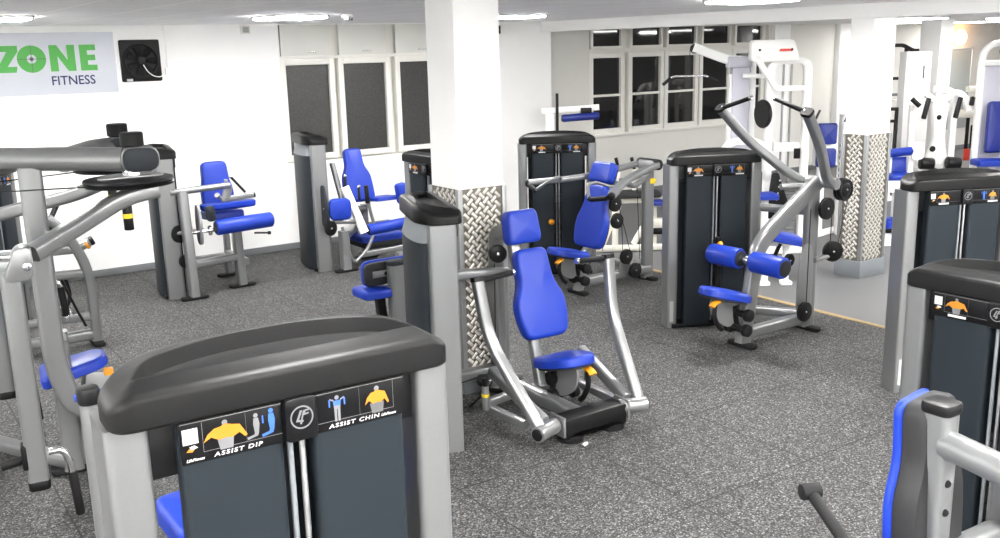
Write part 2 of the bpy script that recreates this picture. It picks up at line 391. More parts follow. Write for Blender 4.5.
b = MB(); bx(b, -1.0, 1.195, -.012, -.001, 0, .695, .002); obj('board', b, BANNER, t)
M0 = frm((0, -.0135, 0), (1, 0, 0), (0, 0, 1)); b = MB()
b.add([(p[0], p[1], 0) for p in ((-.07, .26), (.115, .26), (.13, .325), (.03, .325), (.15, .49), (.15, .555), (-.06, .555), (-.075, .49), (.035, .49), (-.07, .32))], [tuple(range(10))], 0, M0)
n = 40; c0 = Vector((.285, .405)); ou = circ(.152, n, *c0); inn = circ(.05, n, *c0); b.add([(q.x, q.y, 0) for q in ou+inn], [(i, (i+1) % n, n+(i+1) % n, n+i) for i in range(n)], 0, M0)
for p in ([(.475, .26), (.56, .26), (.56, .555), (.475, .555)], [(.665, .26), (.75, .26), (.75, .555), (.665, .555)], [(.56, .555), (.56, .43), (.665, .26), (.665, .385)],
          [(.80, .26), (.885, .26), (.885, .555), (.80, .555)], [(.885, .26), (.985, .26), (.985, .325), (.885, .325)], [(.885, .375), (.97, .375), (.97, .44), (.885, .44)], [(.885, .49), (.98, .49), (.98, .555), (.885, .555)]):
    b.add([(q[0], q[1], 0) for q in p], [(0, 1, 2, 3)], 0, M0)
M1_ = frm((0, -.0142, 0), (1, 0, 0), (0, 0, 1))
b.add([(q.x, q.y, 0) for q in circ(.022, 16, *c0)], [tuple(range(16))], 2, M1_)
for p in ((c0.x-.15, c0.y-.003, c0.x+.15, c0.y+.003), (c0.x-.003, c0.y-.15, c0.x+.003, c0.y+.15)): b.add([(p[0], p[1], 0), (p[2], p[1], 0), (p[2], p[3], 0), (p[0], p[3], 0)], [(0, 1, 2, 3)], 2, M1_)
b.text('FITNESS', .145, M1_ @ Matrix.Translation((.462, .107, 0)), 1, 0, .0018, .0004, sx=.95)
obj('lettering', b, [GREEN, NAVYT, PDARK], t)
t = thing('fire_alarm_box', 'small white box high on the wall left of the frosted windows', 'alarm', (4.50, YW, 2.90))
b = MB(); b.box((0, -.03, 0), (.12, .06, .10), .008); obj('housing', b, PANEL, t); b = MB(); bx(b, -.04, .04, -.064, -.06, -.035, .035); obj('front_plate', b, SILVER2, t)
t = thing('socket_box', 'white wall socket beside the black fan with conduit above', 'socket', (3.50, YW, 2.42))
b = MB(); b.box((0, -.02, 0), (.085, .04, .085), .006); obj('box', b, WALL, t); b = MB(); b.box((0, -.008, .29), (.02, .016, .50), .003); obj('conduit', b, WALL, t)
t = thing('smoke_detector', 'white ceiling sensor beside the second light panel', 'smoke detector', (4.53, 9.32, ZC))
b = MB(); b.lathe((0, 0, 0), (0, 0, -1), [(0, .055), (.02, .055), (.035, .04), (.05, .035), (.055, .02)]); obj('housing', b, WALL, t)
for a in range(4):
    b = MB(); b.box((.05*math.cos(a*PI/2), .05*math.sin(a*PI/2), -.035), (.015, .015, .04), .002); obj('vent', b, GREYTRIM, t)
t = thing('wall_speaker', 'tiny black speaker high on the wall right of the middle column', 'speaker', (8.32, YW, 2.86))
b = MB(); b.box((0, -.06, 0), (.12, .12, .12), .012); obj('cabinet', b, BLACK, t); b = MB(); b.lathe((0, -.121, 0), (0, -1, 0), [(0, .045), (.004, .045), (.006, .02)]); obj('cone', b, BLACKM, t)

# ------------------------------------------------------------------ weight stack tower (front faces local -y)
TW = .895; TZ = 1.53
def tower_meshes():
    D = {}
    for k, s in (('l', -1), ('r', 1)):
        m = MB(); m.prism(rpoly([(s*.397-.05, -.105), (s*.397+.05, -.105), (s*.397+.05, .075), (s*.397-.05, .075)], .018, 4), TZ, .0)
        D['upright_'+k] = m.mesh('upright', SILVER)
        m = MB(); m.prism(rpoly([(s*.165-.128, -.135), (s*.165+.128, -.135), (s*.165+.12, -.06), (s*.165-.12, -.06)], [.02, .02, .005, .005]), TZ-.03, .0, Matrix.Translation((0, 0, .03)))
        D['front_'+k] = m.mesh('front_shroud', CHAR)
        m = MB(); m.cyl((s*.016, -.105, .05), (s*.016, -.105, TZ), .008, n=10); D['rod_'+k] = m.mesh('guide_rod', GREYTRIM if s < 0 else SILVER2)
    m = MB(); pl = [(-.33, .04)]+[(.33*math.sin(t*PI/2/8), .04+.115*math.cos(t*PI/2/8)**.6) for t in range(-7, 8)]+[(.33, .04)]
    pl = [Vector(q) for q in pl][::-1]
    # rear shroud, tapering inward at the top under the cap
    m.rings([[(q.x, q.y, .02) for q in pl], [(q.x, q.y, 1.40) for q in pl]], 0, cap=(True, False))
    m.rings([[(q.x, q.y, 1.40) for q in pl], [(q.x, q.y-.03*(q.y > .08), 1.50) for q in pl], [(q.x, q.y-.03*(q.y > .08), TZ) for q in pl]], 1, cap=(False, True))
    D['rear'] = m.mesh('rear_shroud', [CHAR2, GREYTRIM])
    m = MB(); m.box((0, -.02, 1.45), (.72, .10, .15), .004); D['bar'] = m.mesh('top_crossbar', BLACK)
    m = MB(); m.box((0, -.005, .02), (.80, .22, .04), .004); D['base'] = m.mesh('weight_stack_tower', BLACK)
    m = MB()
    for i in range(18): m.box((0, -.01, .20+i*.042), (.40, .11, .037), .004)
    D['stack'] = m.mesh('weight_plates', BLACKM)
    # cap
    m = MB(); h = TW/2-.010
    out = rpoly([(-h, -.15), (h, -.15), (h, .04), (.30, .145), (-.30, .145), (-h, .04)], [.05, .05, .06, .12, .12, .06], 7)
    def arch(q, z):
        ax = abs(q.x); e = max(0, (ax-(h-.13))/.13)
        return z+(z/.1)*(.026*(1-min(1, ax/h)**2)-.040*e*e)
    R = []
    for d, z in ((.022, 0), (.006, .0), (0, .008), (0, .070)): R.append([(q.x, q.y, arch(q, z)) for q in inset(out, d)])
    for i in range(1, 6):
        a = PI/2*i/5; R.append([(q.x, q.y, arch(q, .070+.024*math.sin(a))) for q in inset(out, .026*(1-math.cos(a)))])
    top = inset(out, .026)
    rec = rpoly([(-.37, -.075), (.37, -.075), (.31, .035), (.14, .085), (-.14, .085), (-.31, .035)], [.015, .015, .05, .08, .08, .05], 7)
    def lerp(A, B, t): return [p*(1-t)+q*t for p, q in zip(A, B)]
    R.append([(q.x, q.y, arch(q, .100)) for q in lerp(top, rec, .8)]); R.append([(q.x, q.y, arch(q, .1015)) for q in inset(rec, -.004)]); R.append([(q.x, q.y, arch(q, .100)) for q in rec])
    R.append([(q.x, q.y, arch(q, .066)) for q in inset(rec, .006)]); R.append([(q.x, q.y, arch(q, .064)) for q in inset(rec, .016)])
    m.rings(R); D['cap'] = m.mesh('top_cap', CAPB)
    m = MB(); F0 = frm((0, -.15, 1.485), (1, 0, 0), (0, 0, 1))
    m.prism(rpoly([(-.042, -.062), (.042, -.062), (.042, .05), (-.042, .05)], .012), .03, .005, F0 @ Matrix.Translation((0, 0, -.018)))
    n = 28; ring = [circ(.030, n), circ(.026, n)]; Fz = F0 @ Matrix.Translation((0, 0, .0128))
    m.add([(q.x, q.y, 0) for r in ring for q in r], [(i, (i+1) % n, n+(i+1) % n, n+i) for i in range(n)], 1, Fz)
    for poly in ([(-.004, .018), (.002, .018), (-.008, -.006), (.004, -.008), (.003, -.013), (-.016, -.010)], [(.004, .004), (.018, .006), (.018, .010), (.009, .009), (.010, .014), (.020, .015), (.018, .019), (.004, .017), (-.006, -.017), (-.001, -.018)]):
        m.add([(x, y, 0) for x, y in poly], [tuple(range(len(poly)))], 1, Fz)
    D['emblem'] = m.mesh('emblem', [PLAC, PGREY])
    return D
TD = tower_meshes()
TORSO = [(-.062, -.012), (-.05, .006), (-.03, .018), (-.012, .020), (0, .026), (.02, .020), (.042, .016), (.05, .004), (.062, -.014), (.055, -.018), (.04, -.004), (.02, -.012), (.0, -.010), (-.02, -.012), (-.04, -.002)]
ABDO = [(-.022, -.012), (.022, -.012), (.018, -.045), (-.016, -.045)]
def man(mb, M, s, m, x, y, kneel):
    def P(pts, mm=m): mb.add([(x+a*s, y+b_*s, 0) for a, b_ in pts], [tuple(range(len(pts)))], mm, M)
    P([(q.x, q.y+.036) for q in circ(.008, 10)])
    if kneel:
        P([(-.008, .027), (.008, .027), (.012, .005), (.008, -.025), (-.006, -.025), (-.010, .005)]); P([(-.006, -.022), (.008, -.025), (.004, -.036), (-.03, -.045), (-.033, -.036), (-.008, -.030)])
    else:
        P([(-.014, .026), (.014, .026), (.011, -.004), (-.011, -.004)]); P([(-.011, -.004), (-.001, -.004), (-.002, -.048), (-.010, -.048)]); P([(.001, -.004), (.011, -.004), (.010, -.048), (.002, -.048)])
        for k in (-1, 1): P([(k*.012, .024), (k*.026, .03), (k*.026, .036), (k*.012, .030)]); P([(k*.024, .032), (k*.030, .032), (k*.030, .006), (k*.025, .006)], 4)
def placard(side, caption, kind):
    """printed panel at the top of a front shroud"""
    m = MB(); c = side*.166; F0 = frm((c, -.1405, 1.475), (1, 0, 0), (0, 0, 1))
    m.prism(rpoly([(-.124, -.052), (.124, -.052), (.124, .052), (-.124, .052)], .004), .008, .001, F0 @ Matrix.Translation((0, 0, -.006)))
    Fz = F0 @ Matrix.Translation((0, 0, .0026)); Fy = F0 @ Matrix.Translation((0, 0, .0032))
    def rect(x0, y0, x1, y1, mm, M=Fz): m.add([(x0, y0, 0), (x1, y0, 0), (x1, y1, 0), (x0, y1, 0)], [(0, 1, 2, 3)], mm, M)
    rect(-.122, .0485, .122, .050, 2)                                   # bright top edge
    if side < 0:
        rect(-.118, -.002, -.082, .036, 1) if kind != 'assist' else rect(-.118, -.002, -.082, .036, 1)
        m.add([(-.112, -.020, 0), (-.098, -.022, 0), (-.088, -.012, 0), (-.10, -.008, 0)], [(0, 1, 2, 3)], 3, Fz); m.add([(-.10, -.016, 0), (-.084, -.013, 0), (-.092, -.006, 0), (-.104, -.008, 0)], [(0, 1, 2, 3)], 1, Fy)
        cx, mx = -.018, .075
    else: cx, mx = .045, -.06
    # rounded hairline box round the pictures
    x0, x1 = (-.072, .122) if side < 0 else (-.122, .092)
    rect(x0, -.028, x1, -.0268, 2); rect(x0 if side < 0 else x1-.001, -.028, x0+.001 if side < 0 else x1, .046, 2); rect((cx+mx)/2-.0004+.004, -.026, (cx+mx)/2+.0004+.004, .046, 5)
    s = 1. if kind == 'assist' else .95
    m.add([(cx+x*s*.9, .006+y*s*.85, 0) for x, y in ABDO], [(0, 1, 2, 3)], 2 if side < 0 else 5, Fz)
    m.add([(cx+x*s*(.85 if side < 0 else .55), .006+y*s, 0) for x, y in TORSO], [tuple(range(len(TORSO)))], 3, Fy)
    m.add([(cx+q.x, .034+q.y, 0) for q in circ(.007, 10)], [tuple(range(10))], 2, Fy)
    if kind == 'assist' and side < 0: man(m, Fy, .72, 2, mx-.018, .008, True); man(m, Fy, .78, 4, mx+.02, .010, True); rect(mx-.003, .01, mx+.001, .03, 4, Fy)
    elif kind == 'assist': man(m, Fy, .75, 2, mx-.005, .006, False); m.add([(mx-.005+a*.75, .006+b_*.75, 0) for a, b_ in ((-.014, .026), (.014, .026), (.012, .008), (-.012, .008))], [(0, 1, 2, 3)], 4, F0 @ Matrix.Translation((0, 0, .0036)))
    elif side > 0: man(m, Fy, .7, 4, mx+.035, .008, False)
    if caption:
        m.text(caption, .0145, Fz @ Matrix.Translation((.01 if side < 0 else -.02, -.0455, 0)), 1, .16, .00035, .0003, 'CENTER', 1.42, 1.22)
        m.text('LifeFitness', .0095, Fz @ Matrix.Translation((-.114 if side < 0 else .055, -.045, 0)), 1, .35, .0003, .0003, 'LEFT', 1.05)
    else: rect(cx-.035, -.045, cx+.045, -.034, 1)
    return m.mesh('placard', [PLAC, PWHITE, PGREY, PORANGE, PBLUE, PDARK])
PM = {-1: placard(-1, None, 'plain'), 1: placard(1, None, 'plain')}
def tower(root, wx, wy, deg, left=None, right=None, dz=0., sticker=False):
    R = root.matrix_basis if False else (Matrix.Translation(root.location) @ root.rotation_euler.to_matrix().to_4x4())
    L = R.inverted() @ Vector((wx, wy, 0)); a = math.radians(deg)-root.rotation_euler.z
    t = link('weight_stack_tower', TD['base'], root, (L.x, L.y, 0), a)
    def sub(n, d): return link(n, d, t)
    ups = [sub('upright', TD['upright_l']), sub('upright', TD['upright_r'])]
    ups[0]['label'] = ups[1]['label'] = 'silver upright'
    fs = [sub('front_shroud', TD['front_l']), sub('front_shroud', TD['front_r']), sub('rear_shroud', TD['rear']), sub('guide_rod', TD['rod_l']), sub('guide_rod', TD['rod_r'])]
    sub('weight_plates', TD['stack']); c = sub('top_cap', TD['cap']); c.location = (0, 0, TZ)
    p = [sub('top_crossbar', TD['bar']), sub('placard', left or PM[-1]), sub('placard', right or PM[1]), sub('emblem', TD['emblem'])]
    if dz:
        fs[2].scale.x = .74; fs[2].location.x = .05
        k = (TZ+dz)/TZ; c.location.z += dz; t.name = 'weight_stack_tower'
        for o in p: o.location.z += dz
        for o in ups+fs: o.scale.z = k
    if sticker:
        m = MB(); bx(m, -.42, -.385, -.1065, -.1045, .06, .26); o = obj('sticker', m, PWHITE, t)
    return t

# ------------------------------------------------------------------ shared machine pieces
def feet(root, pts, L=.30, W_=.10, deg=90, name='foot'):
    for x, y in pts:
        m = MB(); M = Matrix.Translation((x, y, 0)) @ Matrix.Rotation(math.radians(deg), 4, 'Z')
        m.prism(rpoly([(-L/2, -W_/2), (L/2, -W_/2), (L/2, W_/2), (-L/2, W_/2)], .04), .035, .008, M); obj(name, m, RUBBER, root)
def pulley(root, c, r=.09, ax=(0, 1, 0), w=.04, name='pulley'):
    m = MB(); c = Vector(c)-Vector(ax).normalized()*w/2
    m.lathe(c, ax, [(0, .02), (0, r*.5), (w*.1, r*.62), (w*.05, r*.9), (w*.15, r), (w*.4, r), (w*.5, r*.93), (w*.6, r), (w*.85, r), (w*.95, r*.9), (w*.9, r*.62), (w, r*.5), (w, .02)], 28)
    o = obj(name, m, BLACK, root); h = MB(); h.cyl(c-Vector(ax)*.004, c+Vector(ax)*(w+.004), .012, n=10); obj('axle', h, CHROME, o); return o
def cable(root, pts, r=.004, name='cable'):
    m = MB(); m.tube(pts, r, n=6, fil=.02); return obj(name, m, BLACK, root)
def grip(root, p0, p1, r=.017, name='hand_grip'):
    p0, p1 = Vector(p0), Vector(p1); d = (p1-p0).normalized()
    m = MB(); m.cyl(p0, p1, r); o = obj(name, m, RUBBER, root)
    e = MB(); e.cyl(p1, p1+d*.02, r*1.15); e.cyl(p0-d*.012, p0, r*1.15); obj('collar', e, CHROME, o); return o
def spool(root, c, ax=(0, 1, 0), L=.24):
    m = MB(); c = Vector(c)-Vector(ax)*L/2; m.lathe(c, ax, [(0, .038), (.008, .052), (.05, .054), (.07, .034), (L*.5, .028), (L-.07, .034), (L-.05, .054), (L-.008, .052), (L, .038)], 18); obj('adjuster_roller', m, RUBBER, root)
def seat_unit(root, fx, bx_, zf, zb, w=.38, y=0., post=True):
    """seat cushion tilting up to its front, side plate, ratchet rollers and orange lever"""
    m = MB(); L = math.hypot(fx-bx_, zf-zb); h = w/2
    M = frm((bx_, y, zb-.055), (fx-bx_, 0, zf-zb), (0, 1, 0))
    m.pad(rpoly([(0, -h*.86), (L*.55, -h), (L, -h*.62), (L, h*.62), (L*.55, h), (0, h*.86)], [.06, .12, .10, .10, .12, .06], 6), .075, .032, M, 0, .010)
    s = obj('seat', m, BLUE, root); q = MB(); q.prism(rpoly([(.02, -h*.8), (L*.55, -h*.92), (L*.95, -h*.55), (L*.95, h*.55), (L*.55, h*.92), (.02, h*.8)], .08), .018, .004, M @ Matrix.Translation((0, 0, -.017))); obj('seat_base', q, FOAM, s)
    m = MB(); x0 = bx_+.05
    m.prism(rpoly([(x0, zb-.06), (fx-.08, zf-.10), (fx-.10, zf-.26), (x0+.10, zb-.27), (x0-.02, zb-.2)], [.03, .05, .12, .1, .03], 6), .02, .004, frm((0, y+.01, 0), (1, 0, 0), (0, 0, 1))); obj('side_plate', m, SILVER2, root)
    spool(root, (x0+.02, y+.06, zb-.14), L=.25); spool(root, (x0+.04, y+.06, zb-.27), L=.25)
    m = MB(); m.tube([(x0+.03, y, zb-.08), (x0+.02, y, zb-.20), (x0-.02, y, zb-.30)], .035, .03, fil=.05); obj('ratchet_arm', m, BLACK, root)
    m = MB(); m.tube([(fx-.10, y+h*.45, zf-.11), (fx-.04, y+h*.45, zf-.125), (fx-.02, y+h*.45, zf-.145)], .034, .016, fil=.02); obj('seat_lever', m, ORANGE, root)
    m = MB(); m.tube([(fx-.07, y+h*.40, zf-.13), (fx-.06, y+h*.40, zf-.24), (fx-.12, y+h*.40, zf-.34), (fx-.16, y+h*.4, zf-.37)], .018, .022, fil=.1); obj('lever_guard', m, BLACK, root)
def back_pad(root, bot, top, shape, r=.2, th=.085, mat_=BLUE, name='back_pad'):
    """shape: half widths along the height as (t, half width)"""
    bot, top = Vector(bot), Vector(top); H = (top-bot).length
    M = frm(bot, (0, 1, 0), top-bot)
    pts = [(w_, t*H) for t, w_ in shape]+[(-w_, t*H) for t, w_ in reversed(shape)]
    m = MB(); m.pad(rpoly(pts, r, 6), th, .035, M @ Matrix.Translation((0, 0, -th)), 0, .010); o = obj(name, m, mat_, root)
    q = MB(); q.prism(inset(rpoly(pts, r, 6), .012), .02, .004, M @ Matrix.Translation((0, 0, -th-.019))); obj('backing', q, FOAM, o); return o
FIDDLE = [(0, .18), (.25, .215), (.44, .215), (.62, .148), (1., .135)]
def roller_pad(root, p0, p1, r=.085, mat_=BLUE, name='roller_pad'):
    m = MB(); p0, p1 = Vector(p0), Vector(p1); L = (p1-p0).length; m.lathe(p0, p1-p0, [(0, r*.8), (.006, r*.93), (.02, r), (L-.02, r), (L-.006, r*.93), (L, r*.8)], 26); o = obj(name, m, mat_, root)
    d = (p1-p0).normalized()
    for a, k in ((p0, -1), (p1, 1)):
        e = MB(); e.lathe(a, d*k, [(-.01, r*.78), (.006, r*.74), (.010, r*.5), (.010, .01)], 22); obj('end_cap', e, FOAM, o)
    return o
def frame_tube(root, pts, a, b=None, side=(0, 1, 0), fil=.08, sq=True, name='frame', mt=None):
    m = MB(); m.tube(pts, a, b, side, fil, 16, 0, sq); return obj(name, m, mt or SILVER, root)

MG = 'weight stack machines'
# ------------------------------------------------------------------ foreground assisted dip and chin machine
pl_dip, pl_chin = placard(-1, 'ASSIST DIP', 'assist'), placard(1, 'ASSIST CHIN', 'assist')
t = thing('assisted_dip_chin_machine', 'largest weight stack tower in the foreground, placards reading ASSIST DIP and ASSIST CHIN', 'gym machine', (.85, 2.9, 0), 90, MG)
tower(t, .853, 2.285, -2, pl_dip, pl_chin, .26)
m = MB(); m.tube([(.34, .285, 0), (.34, .285, 1.52)], .03, .032, (1, 0, 0)); o = obj('handle_post', m, SILVER, t)
m = MB(); m.prism(rpoly([(-.038, -.036), (.038, -.036), (.038, .036), (-.038, .036)], .03), .06, .012, Matrix.Translation((.34, .285, 1.51))); obj('post_cap', m, BLACK, o)
m = MB(); m.pad(rpoly([(-.2, -.14), (.2, -.14), (.2, .14), (-.2, .14)], .06), .09, .035, Matrix.Translation((.55, -.10, .86))); obj('knee_pad', m, BLUE, t)
frame_tube(t, [(.55, -.10, .86), (.55, -.2, .40), (.55, -.2, .06)], .035)
frame_tube(t, [(-.5, .36, .05), (.9, .36, .05)], .05, .05, name='base_rail'); frame_tube(t, [(.55, -.4, .05), (.55, .5, .05)], .05, .05, (1, 0, 0), name='base_rail')
m = MB(); m.pad(rpoly([(-.05, -.12), (.05, -.12), (.05, .12), (-.05, .12)], .03), .05, .02, Matrix.Translation((.42, .262, 1.50)) @ Matrix.Scale(.45, 4)); obj('arm_pad', m, BLUE, t)

# ------------------------------------------------------------------ pec fly machine, left
t = thing('pec_fly_machine', 'silver overhead-arm fly machine with black cam discs at the left edge', 'gym machine', (1.025, 6.36, 0), -8, MG)
frame_tube(t, [(-.085, -.20, 2.0), (-.085, -.20, .80), (-.01, -.20, .50), (.27, -.20, .44)], .055, .066, fil=.22, name='main_post')
frame_tube(t, [(.25, -.2, .46), (.28, -.2, .05)], .05, .06, name='front_leg')
frame_tube(t, [(-.05, -.0, .95), (-.05, 0, .03)], .05, .06, name='rear_leg'); frame_tube(t, [(-.05, -.24, .9), (-.05, .06, .9)], .05, .05, (1, 0, 0), name='crossbar')
feet(t, [(-.02, .05), (.28, -.2)], .34, .15, 0)
for s in (-1, 1):
    y = s*.42; k = 0 if s < 0 else -.16
    frame_tube(t, ([(-.75, 0, 2.07), (-.1, s*.18, 2.05), (.42, y, 2.03)] if s < 0 else [(.10, -.25, 2.03), (.30, .30, 2.03), (.44, y, 2.03)]), .07, .07, (0, 0, 1), sq=False, fil=.3, name='overhead_beam')
    m = MB(); m.prism(rpoly([(-.11, -.075), (.11, -.075), (.11, .075), (-.11, .075)], .08, 8), .13, .02, frm((.50, y-.0, 2.03), (.86, -.5*0+.0, 0), (0, 0, 1)) @ Matrix.Translation((0, 0, -.07)))
    o = obj('pivot_housing', m, SILVER2, t)
    m = MB(); m.prism(rpoly([(-.10, -.068), (.10, -.068), (.10, .068), (-.10, .068)], .075, 8), .02, .008, frm((.50, y-.07, 2.03), (1, 0, 0), (0, 0, 1))); obj('end_cap', m, CHAR2, o)
    m = MB(); m.lathe((.47, y, 2.10), (0, 0, 1), [(0, .05), (.01, .066), (.075, .066), (.085, .06), (.085, .02)], 24); obj('pivot_knob', m, RUBBER, o)
    m = MB(); m.cyl((.45, y, 1.84), (.45, y, 1.97), .05, n=20); obj('pivot_shaft', m, CHROME, t)
    m = MB(); m.lathe((.43, y, 1.88), (0, 0, 1), [(0, .02), (0, .245), (.012, .255), (.02, .245), (.028, .255), (.04, .25), (.045, .2), (.05, .06)], 44); o = obj('cam_disc', m, BLACK, t)
    m = MB(); m.prism(rpoly([(-.20, -.1), (.22, -.06), (.16, .12), (-.1, .14)], .08, 8), .012, .004, Matrix.Translation((.43, y, 1.925))); obj('cam_plate', m, SILVER2, o)
    m = MB(); m.cyl((.40, s*.46, 1.62), (.40, s*.46, 1.79), .028); m.cyl((.40, s*.46, 1.69), (.40, s*.46, 1.72), .030, m=1); obj('stop_pin', m, [BLACK, YELLOW], t)
    frame_tube(t, [(.58, y, 1.84), (.38, s*.46, 1.81), (.20, s*.55, 1.73), (-.13+k, s*.80, 1.60)], .046, .05, (0, 0, 1), fil=.14, name='swing_arm')
    m = MB(); m.prism(rpoly([(-.10, -.075), (.06, -.075), (.06, .10), (-.02, .10)], [.05, .05, .07, .05]), .16, .008, frm((-.19+k, s*.86, 1.56), (1, 0, 0), (0, 0, 1)) @ Matrix.Translation((0, 0, -.08))); o = obj('arm_bracket', m, SILVER, t)
    m = MB(); m.cyl((-.16+k, s*.86-.09, 1.56), (-.16+k, s*.86+.09, 1.56), .022); obj('bolt', m, CHROME, o)
    frame_tube(t, [(-.19+k, s*.86, 1.55), (-.5+k, s*.86, 1.57)], .05, .055, name='arm_link')
    frame_tube(t, [(-.245+k, s*.86, 1.54), (-.245+k, s*.86, .35)], .054, .054, name='hanging_arm', sq=True)
    m = MB(); m.prism(rpoly([(-.057, -.057), (.057, -.057), (.057, .057), (-.057, .057)], .03), .06, .012, Matrix.Translation((-.245+k, s*.86, .30))); obj('arm_end_cap', m, BLACK, t)
    m = MB(); m.tube([(-.18+k, s*.86, .50), (-.11+k, s*.86, .50), (-.08+k, s*.86, .43), (-.075+k, s*.86, .36)], .019, fil=.07); o = obj('handle', m, CHROME, t)
    m = MB(); m.cyl((-.075+k, s*.86, .36), (-.06+k, s*.86, .10), .025); obj('hand_grip', m, RUBBER, o)
    m = MB(); m.box((-.29+k, s*.86, .50), (.05, .10, .14), .012); o = obj('rear_handle', m, BLACK, t); g = MB(); g.cyl((-.31+k, s*.86, .48), (-.42+k, s*.86, .46), .024); obj('hand_grip', g, RUBBER, o)
    cable(t, [(.20, y-.12, 1.90), (-.75, y*.2-.1, 1.88)])
m = MB(); m.pad(rpoly([(-.05, -.19), (.36, -.13), (.36, .13), (-.05, .19)], [.05, .09, .09, .05]), .075, .03, frm((-.12, .10, .61), (.96, 0, .2), (0, 1, 0))); obj('seat', m, BLUE, t)
m = MB(); m.prism(rpoly([(0, -.32), (.24, -.02), (.02, .02)], .05), .02, .004, frm((.06, .02, .64), (1, 0, 0), (0, 0, 1))); obj('side_plate', m, SILVER2, t)
m = MB(); m.box((.22, .02, .635), (.06, .05, .045), .01); obj('seat_lever', m, ORANGE, t)
frame_tube(t, [(.12, .10, .64), (.05, .10, .30), (-.02, .06, .04)], .04, .05, name='seat_post')
spool(t, (.08, .08, .32)); 
tw = tower(t, -.15, 7.9, 60)
frame_tube(t, [(-.05, .0, .07), (-.7, .9, .07), (-1.0, 1.3, .07)], .04, .05, (0, 0, 1), name='base_rail')

# ------------------------------------------------------------------ chest press machine, centre
t = thing('chest_press_machine', 'blue-padded chest press in front of the middle column, its tower turned edge-on', 'gym machine', (4.0, 4.965, 0), -91, MG)
tower(t, 3.205, 5.56, 71)
seat_unit(t, -.01, -.44, .49, .39, .38, .09)
back_pad(t, (-.37, .055, .565), (-.585, .025, 1.19), FIDDLE, [.06, .12, .12, .10, .05, .05, .10, .12, .12, .06])
back_pad(t, (-.60, .03, 1.225), (-.655, .03, 1.465), [(0, .125), (.15, .145), (.85, .135), (1, .115)], .05, .10, name='head_pad')
frame_tube(t, [(-.42, 0, .20), (-.50, 0, .50), (-.80, 0, 1.35)], .04, .035, name='back_post')
frame_tube(t, [(-.98, 0, 0.02), (-.98, 0, 1.12), (-.96, 0, 1.26), (-.74, 0, 1.30)], .05, .05, fil=.14, name='rear_post')
m = MB(); m.prism(rpoly([(-.09, 0), (.09, 0), (.09, .45), (.05, .55), (-.05, .55), (-.09, .45)], .04), .012, .003, frm((-.95, -.055, .42), (1, 0, 0), (0, 0, 1))); obj('cover_plate', m, SILVER2, t)
pulley(t, (-.88, -.05, 1.11), .068, (1, -.4, 0))
frame_tube(t, [(-.86, -.70, .96), (-.86, -.45, 1.01), (-.84, 0, .97)], .035, .045, (0, 0, 1), fil=.2, name='cross_tube')
frame_tube(t, [(-1.0, 0, .10), (-.2, 0, .10), (.12, 0, .10)], .05, .05, name='base_rail')
frame_tube(t, [(-1.02, -.65, .16), (-1.02, .05, .16)], .045, .05, (0, 0, 1), name='base_rail')
m = MB(); m.prism(rpoly([(-.27, .02), (-.23, .02), (-.18, .05), (.18, .05), (.23, .02), (.27, .02), (.27, .17), (-.27, .17)], [.03, .02, .02, .02, .02, .03, .02, .02]), .15, .012, frm((.20, .03, 0), (0, 1, 0), (0, 0, 1)) @ Matrix.Translation((0, 0, -.16))); obj('foot_plate', m, BLACK, t)
m = MB(); bx(m, .04, .20, -.262, -.242, .05, .19, .004); bx(m, .04, .20, .302, .322, .05, .19, .004); bx(m, .02, .06, -.24, .30, .05, .15, .004); obj('pivot_bracket', m, SILVER, t)
for x, y_ in ((.14, -.16), (.14, .20), (-.98, 0)):
    m = MB(); m.lathe((x, y_, 0), (0, 0, 1), [(0, .09), (.02, .09), (.03, .06), (.05, .03)]); obj('foot', m, RUBBER, t)
for s in (-1, 1):
    y = lambda v: s*v-.005
    m = MB(); m.cyl((.13, y(.28), .13), (.20, y(.475), .13), .055, .006); o = obj('pivot_tube', m, SILVER, t)
    m = MB(); m.cyl((.20, y(.475), .13), (.202, y(.481), .13), .042); obj('end_cap', m, BLACK, o)
    frame_tube(t, [(.17, y(.43), .15), (-.255, y(.54), .68), (-.335, y(.57), 1.09)], .04, .032, (0, 1, 0), fil=.16, name='press_arm')
    m = MB(); m.tube([(-.334, y(.57), 1.08), (-.34, y(.57), 1.11)], .042, .034, (0, 1, 0), sq=True); obj('arm_cap', m, BLACK, t)
    grip(t, (-.335, y(.53), 1.085), (-.335, y(.29), 1.10), .02)
    frame_tube(t, [(.12, y(.36), .17), (-.45, y(.40), .38)], .035, .04, name='link_arm')
    frame_tube(t, [(-.45, y(.40), .38), (-.50, y(.12), .26)], .022, .022, (0, 0, 1), name='link_arm')
    frame_tube(t, [(-.62, y(.05), .10), (-.55, y(.42), .10), (-.05, y(.40), .10)], .03, .03, (0, 0, 1), fil=.08, name='side_rail')
    m = MB(); m.cyl((-.45, y(.46), .10), (-.45, y(.46), .28), .026, m=0); m.cyl((-.45, y(.46), .20), (-.45, y(.46), .225), .029, m=1); m.cyl((-.45, y(.46), .28), (-.45, y(.46), .34), .022, m=2); obj('bumper', m, [SILVER, YELLOW, BLACK], t)
cable(t, [(-.85, -.10, 1.05), (-.87, -.10, .20), (-.95, -.55, .12)])
m = MB(); m.tube([(-.80, -.35, .02), (-.65, -.50, .05), (-.6, -.30, .22), (-.8, -.12, .30)], .009, n=8, fil=.15); obj('cable', m, BLACK, t)
pulley(t, (-.78, -.22, .16), .10, (.3, .2, 1), .035)

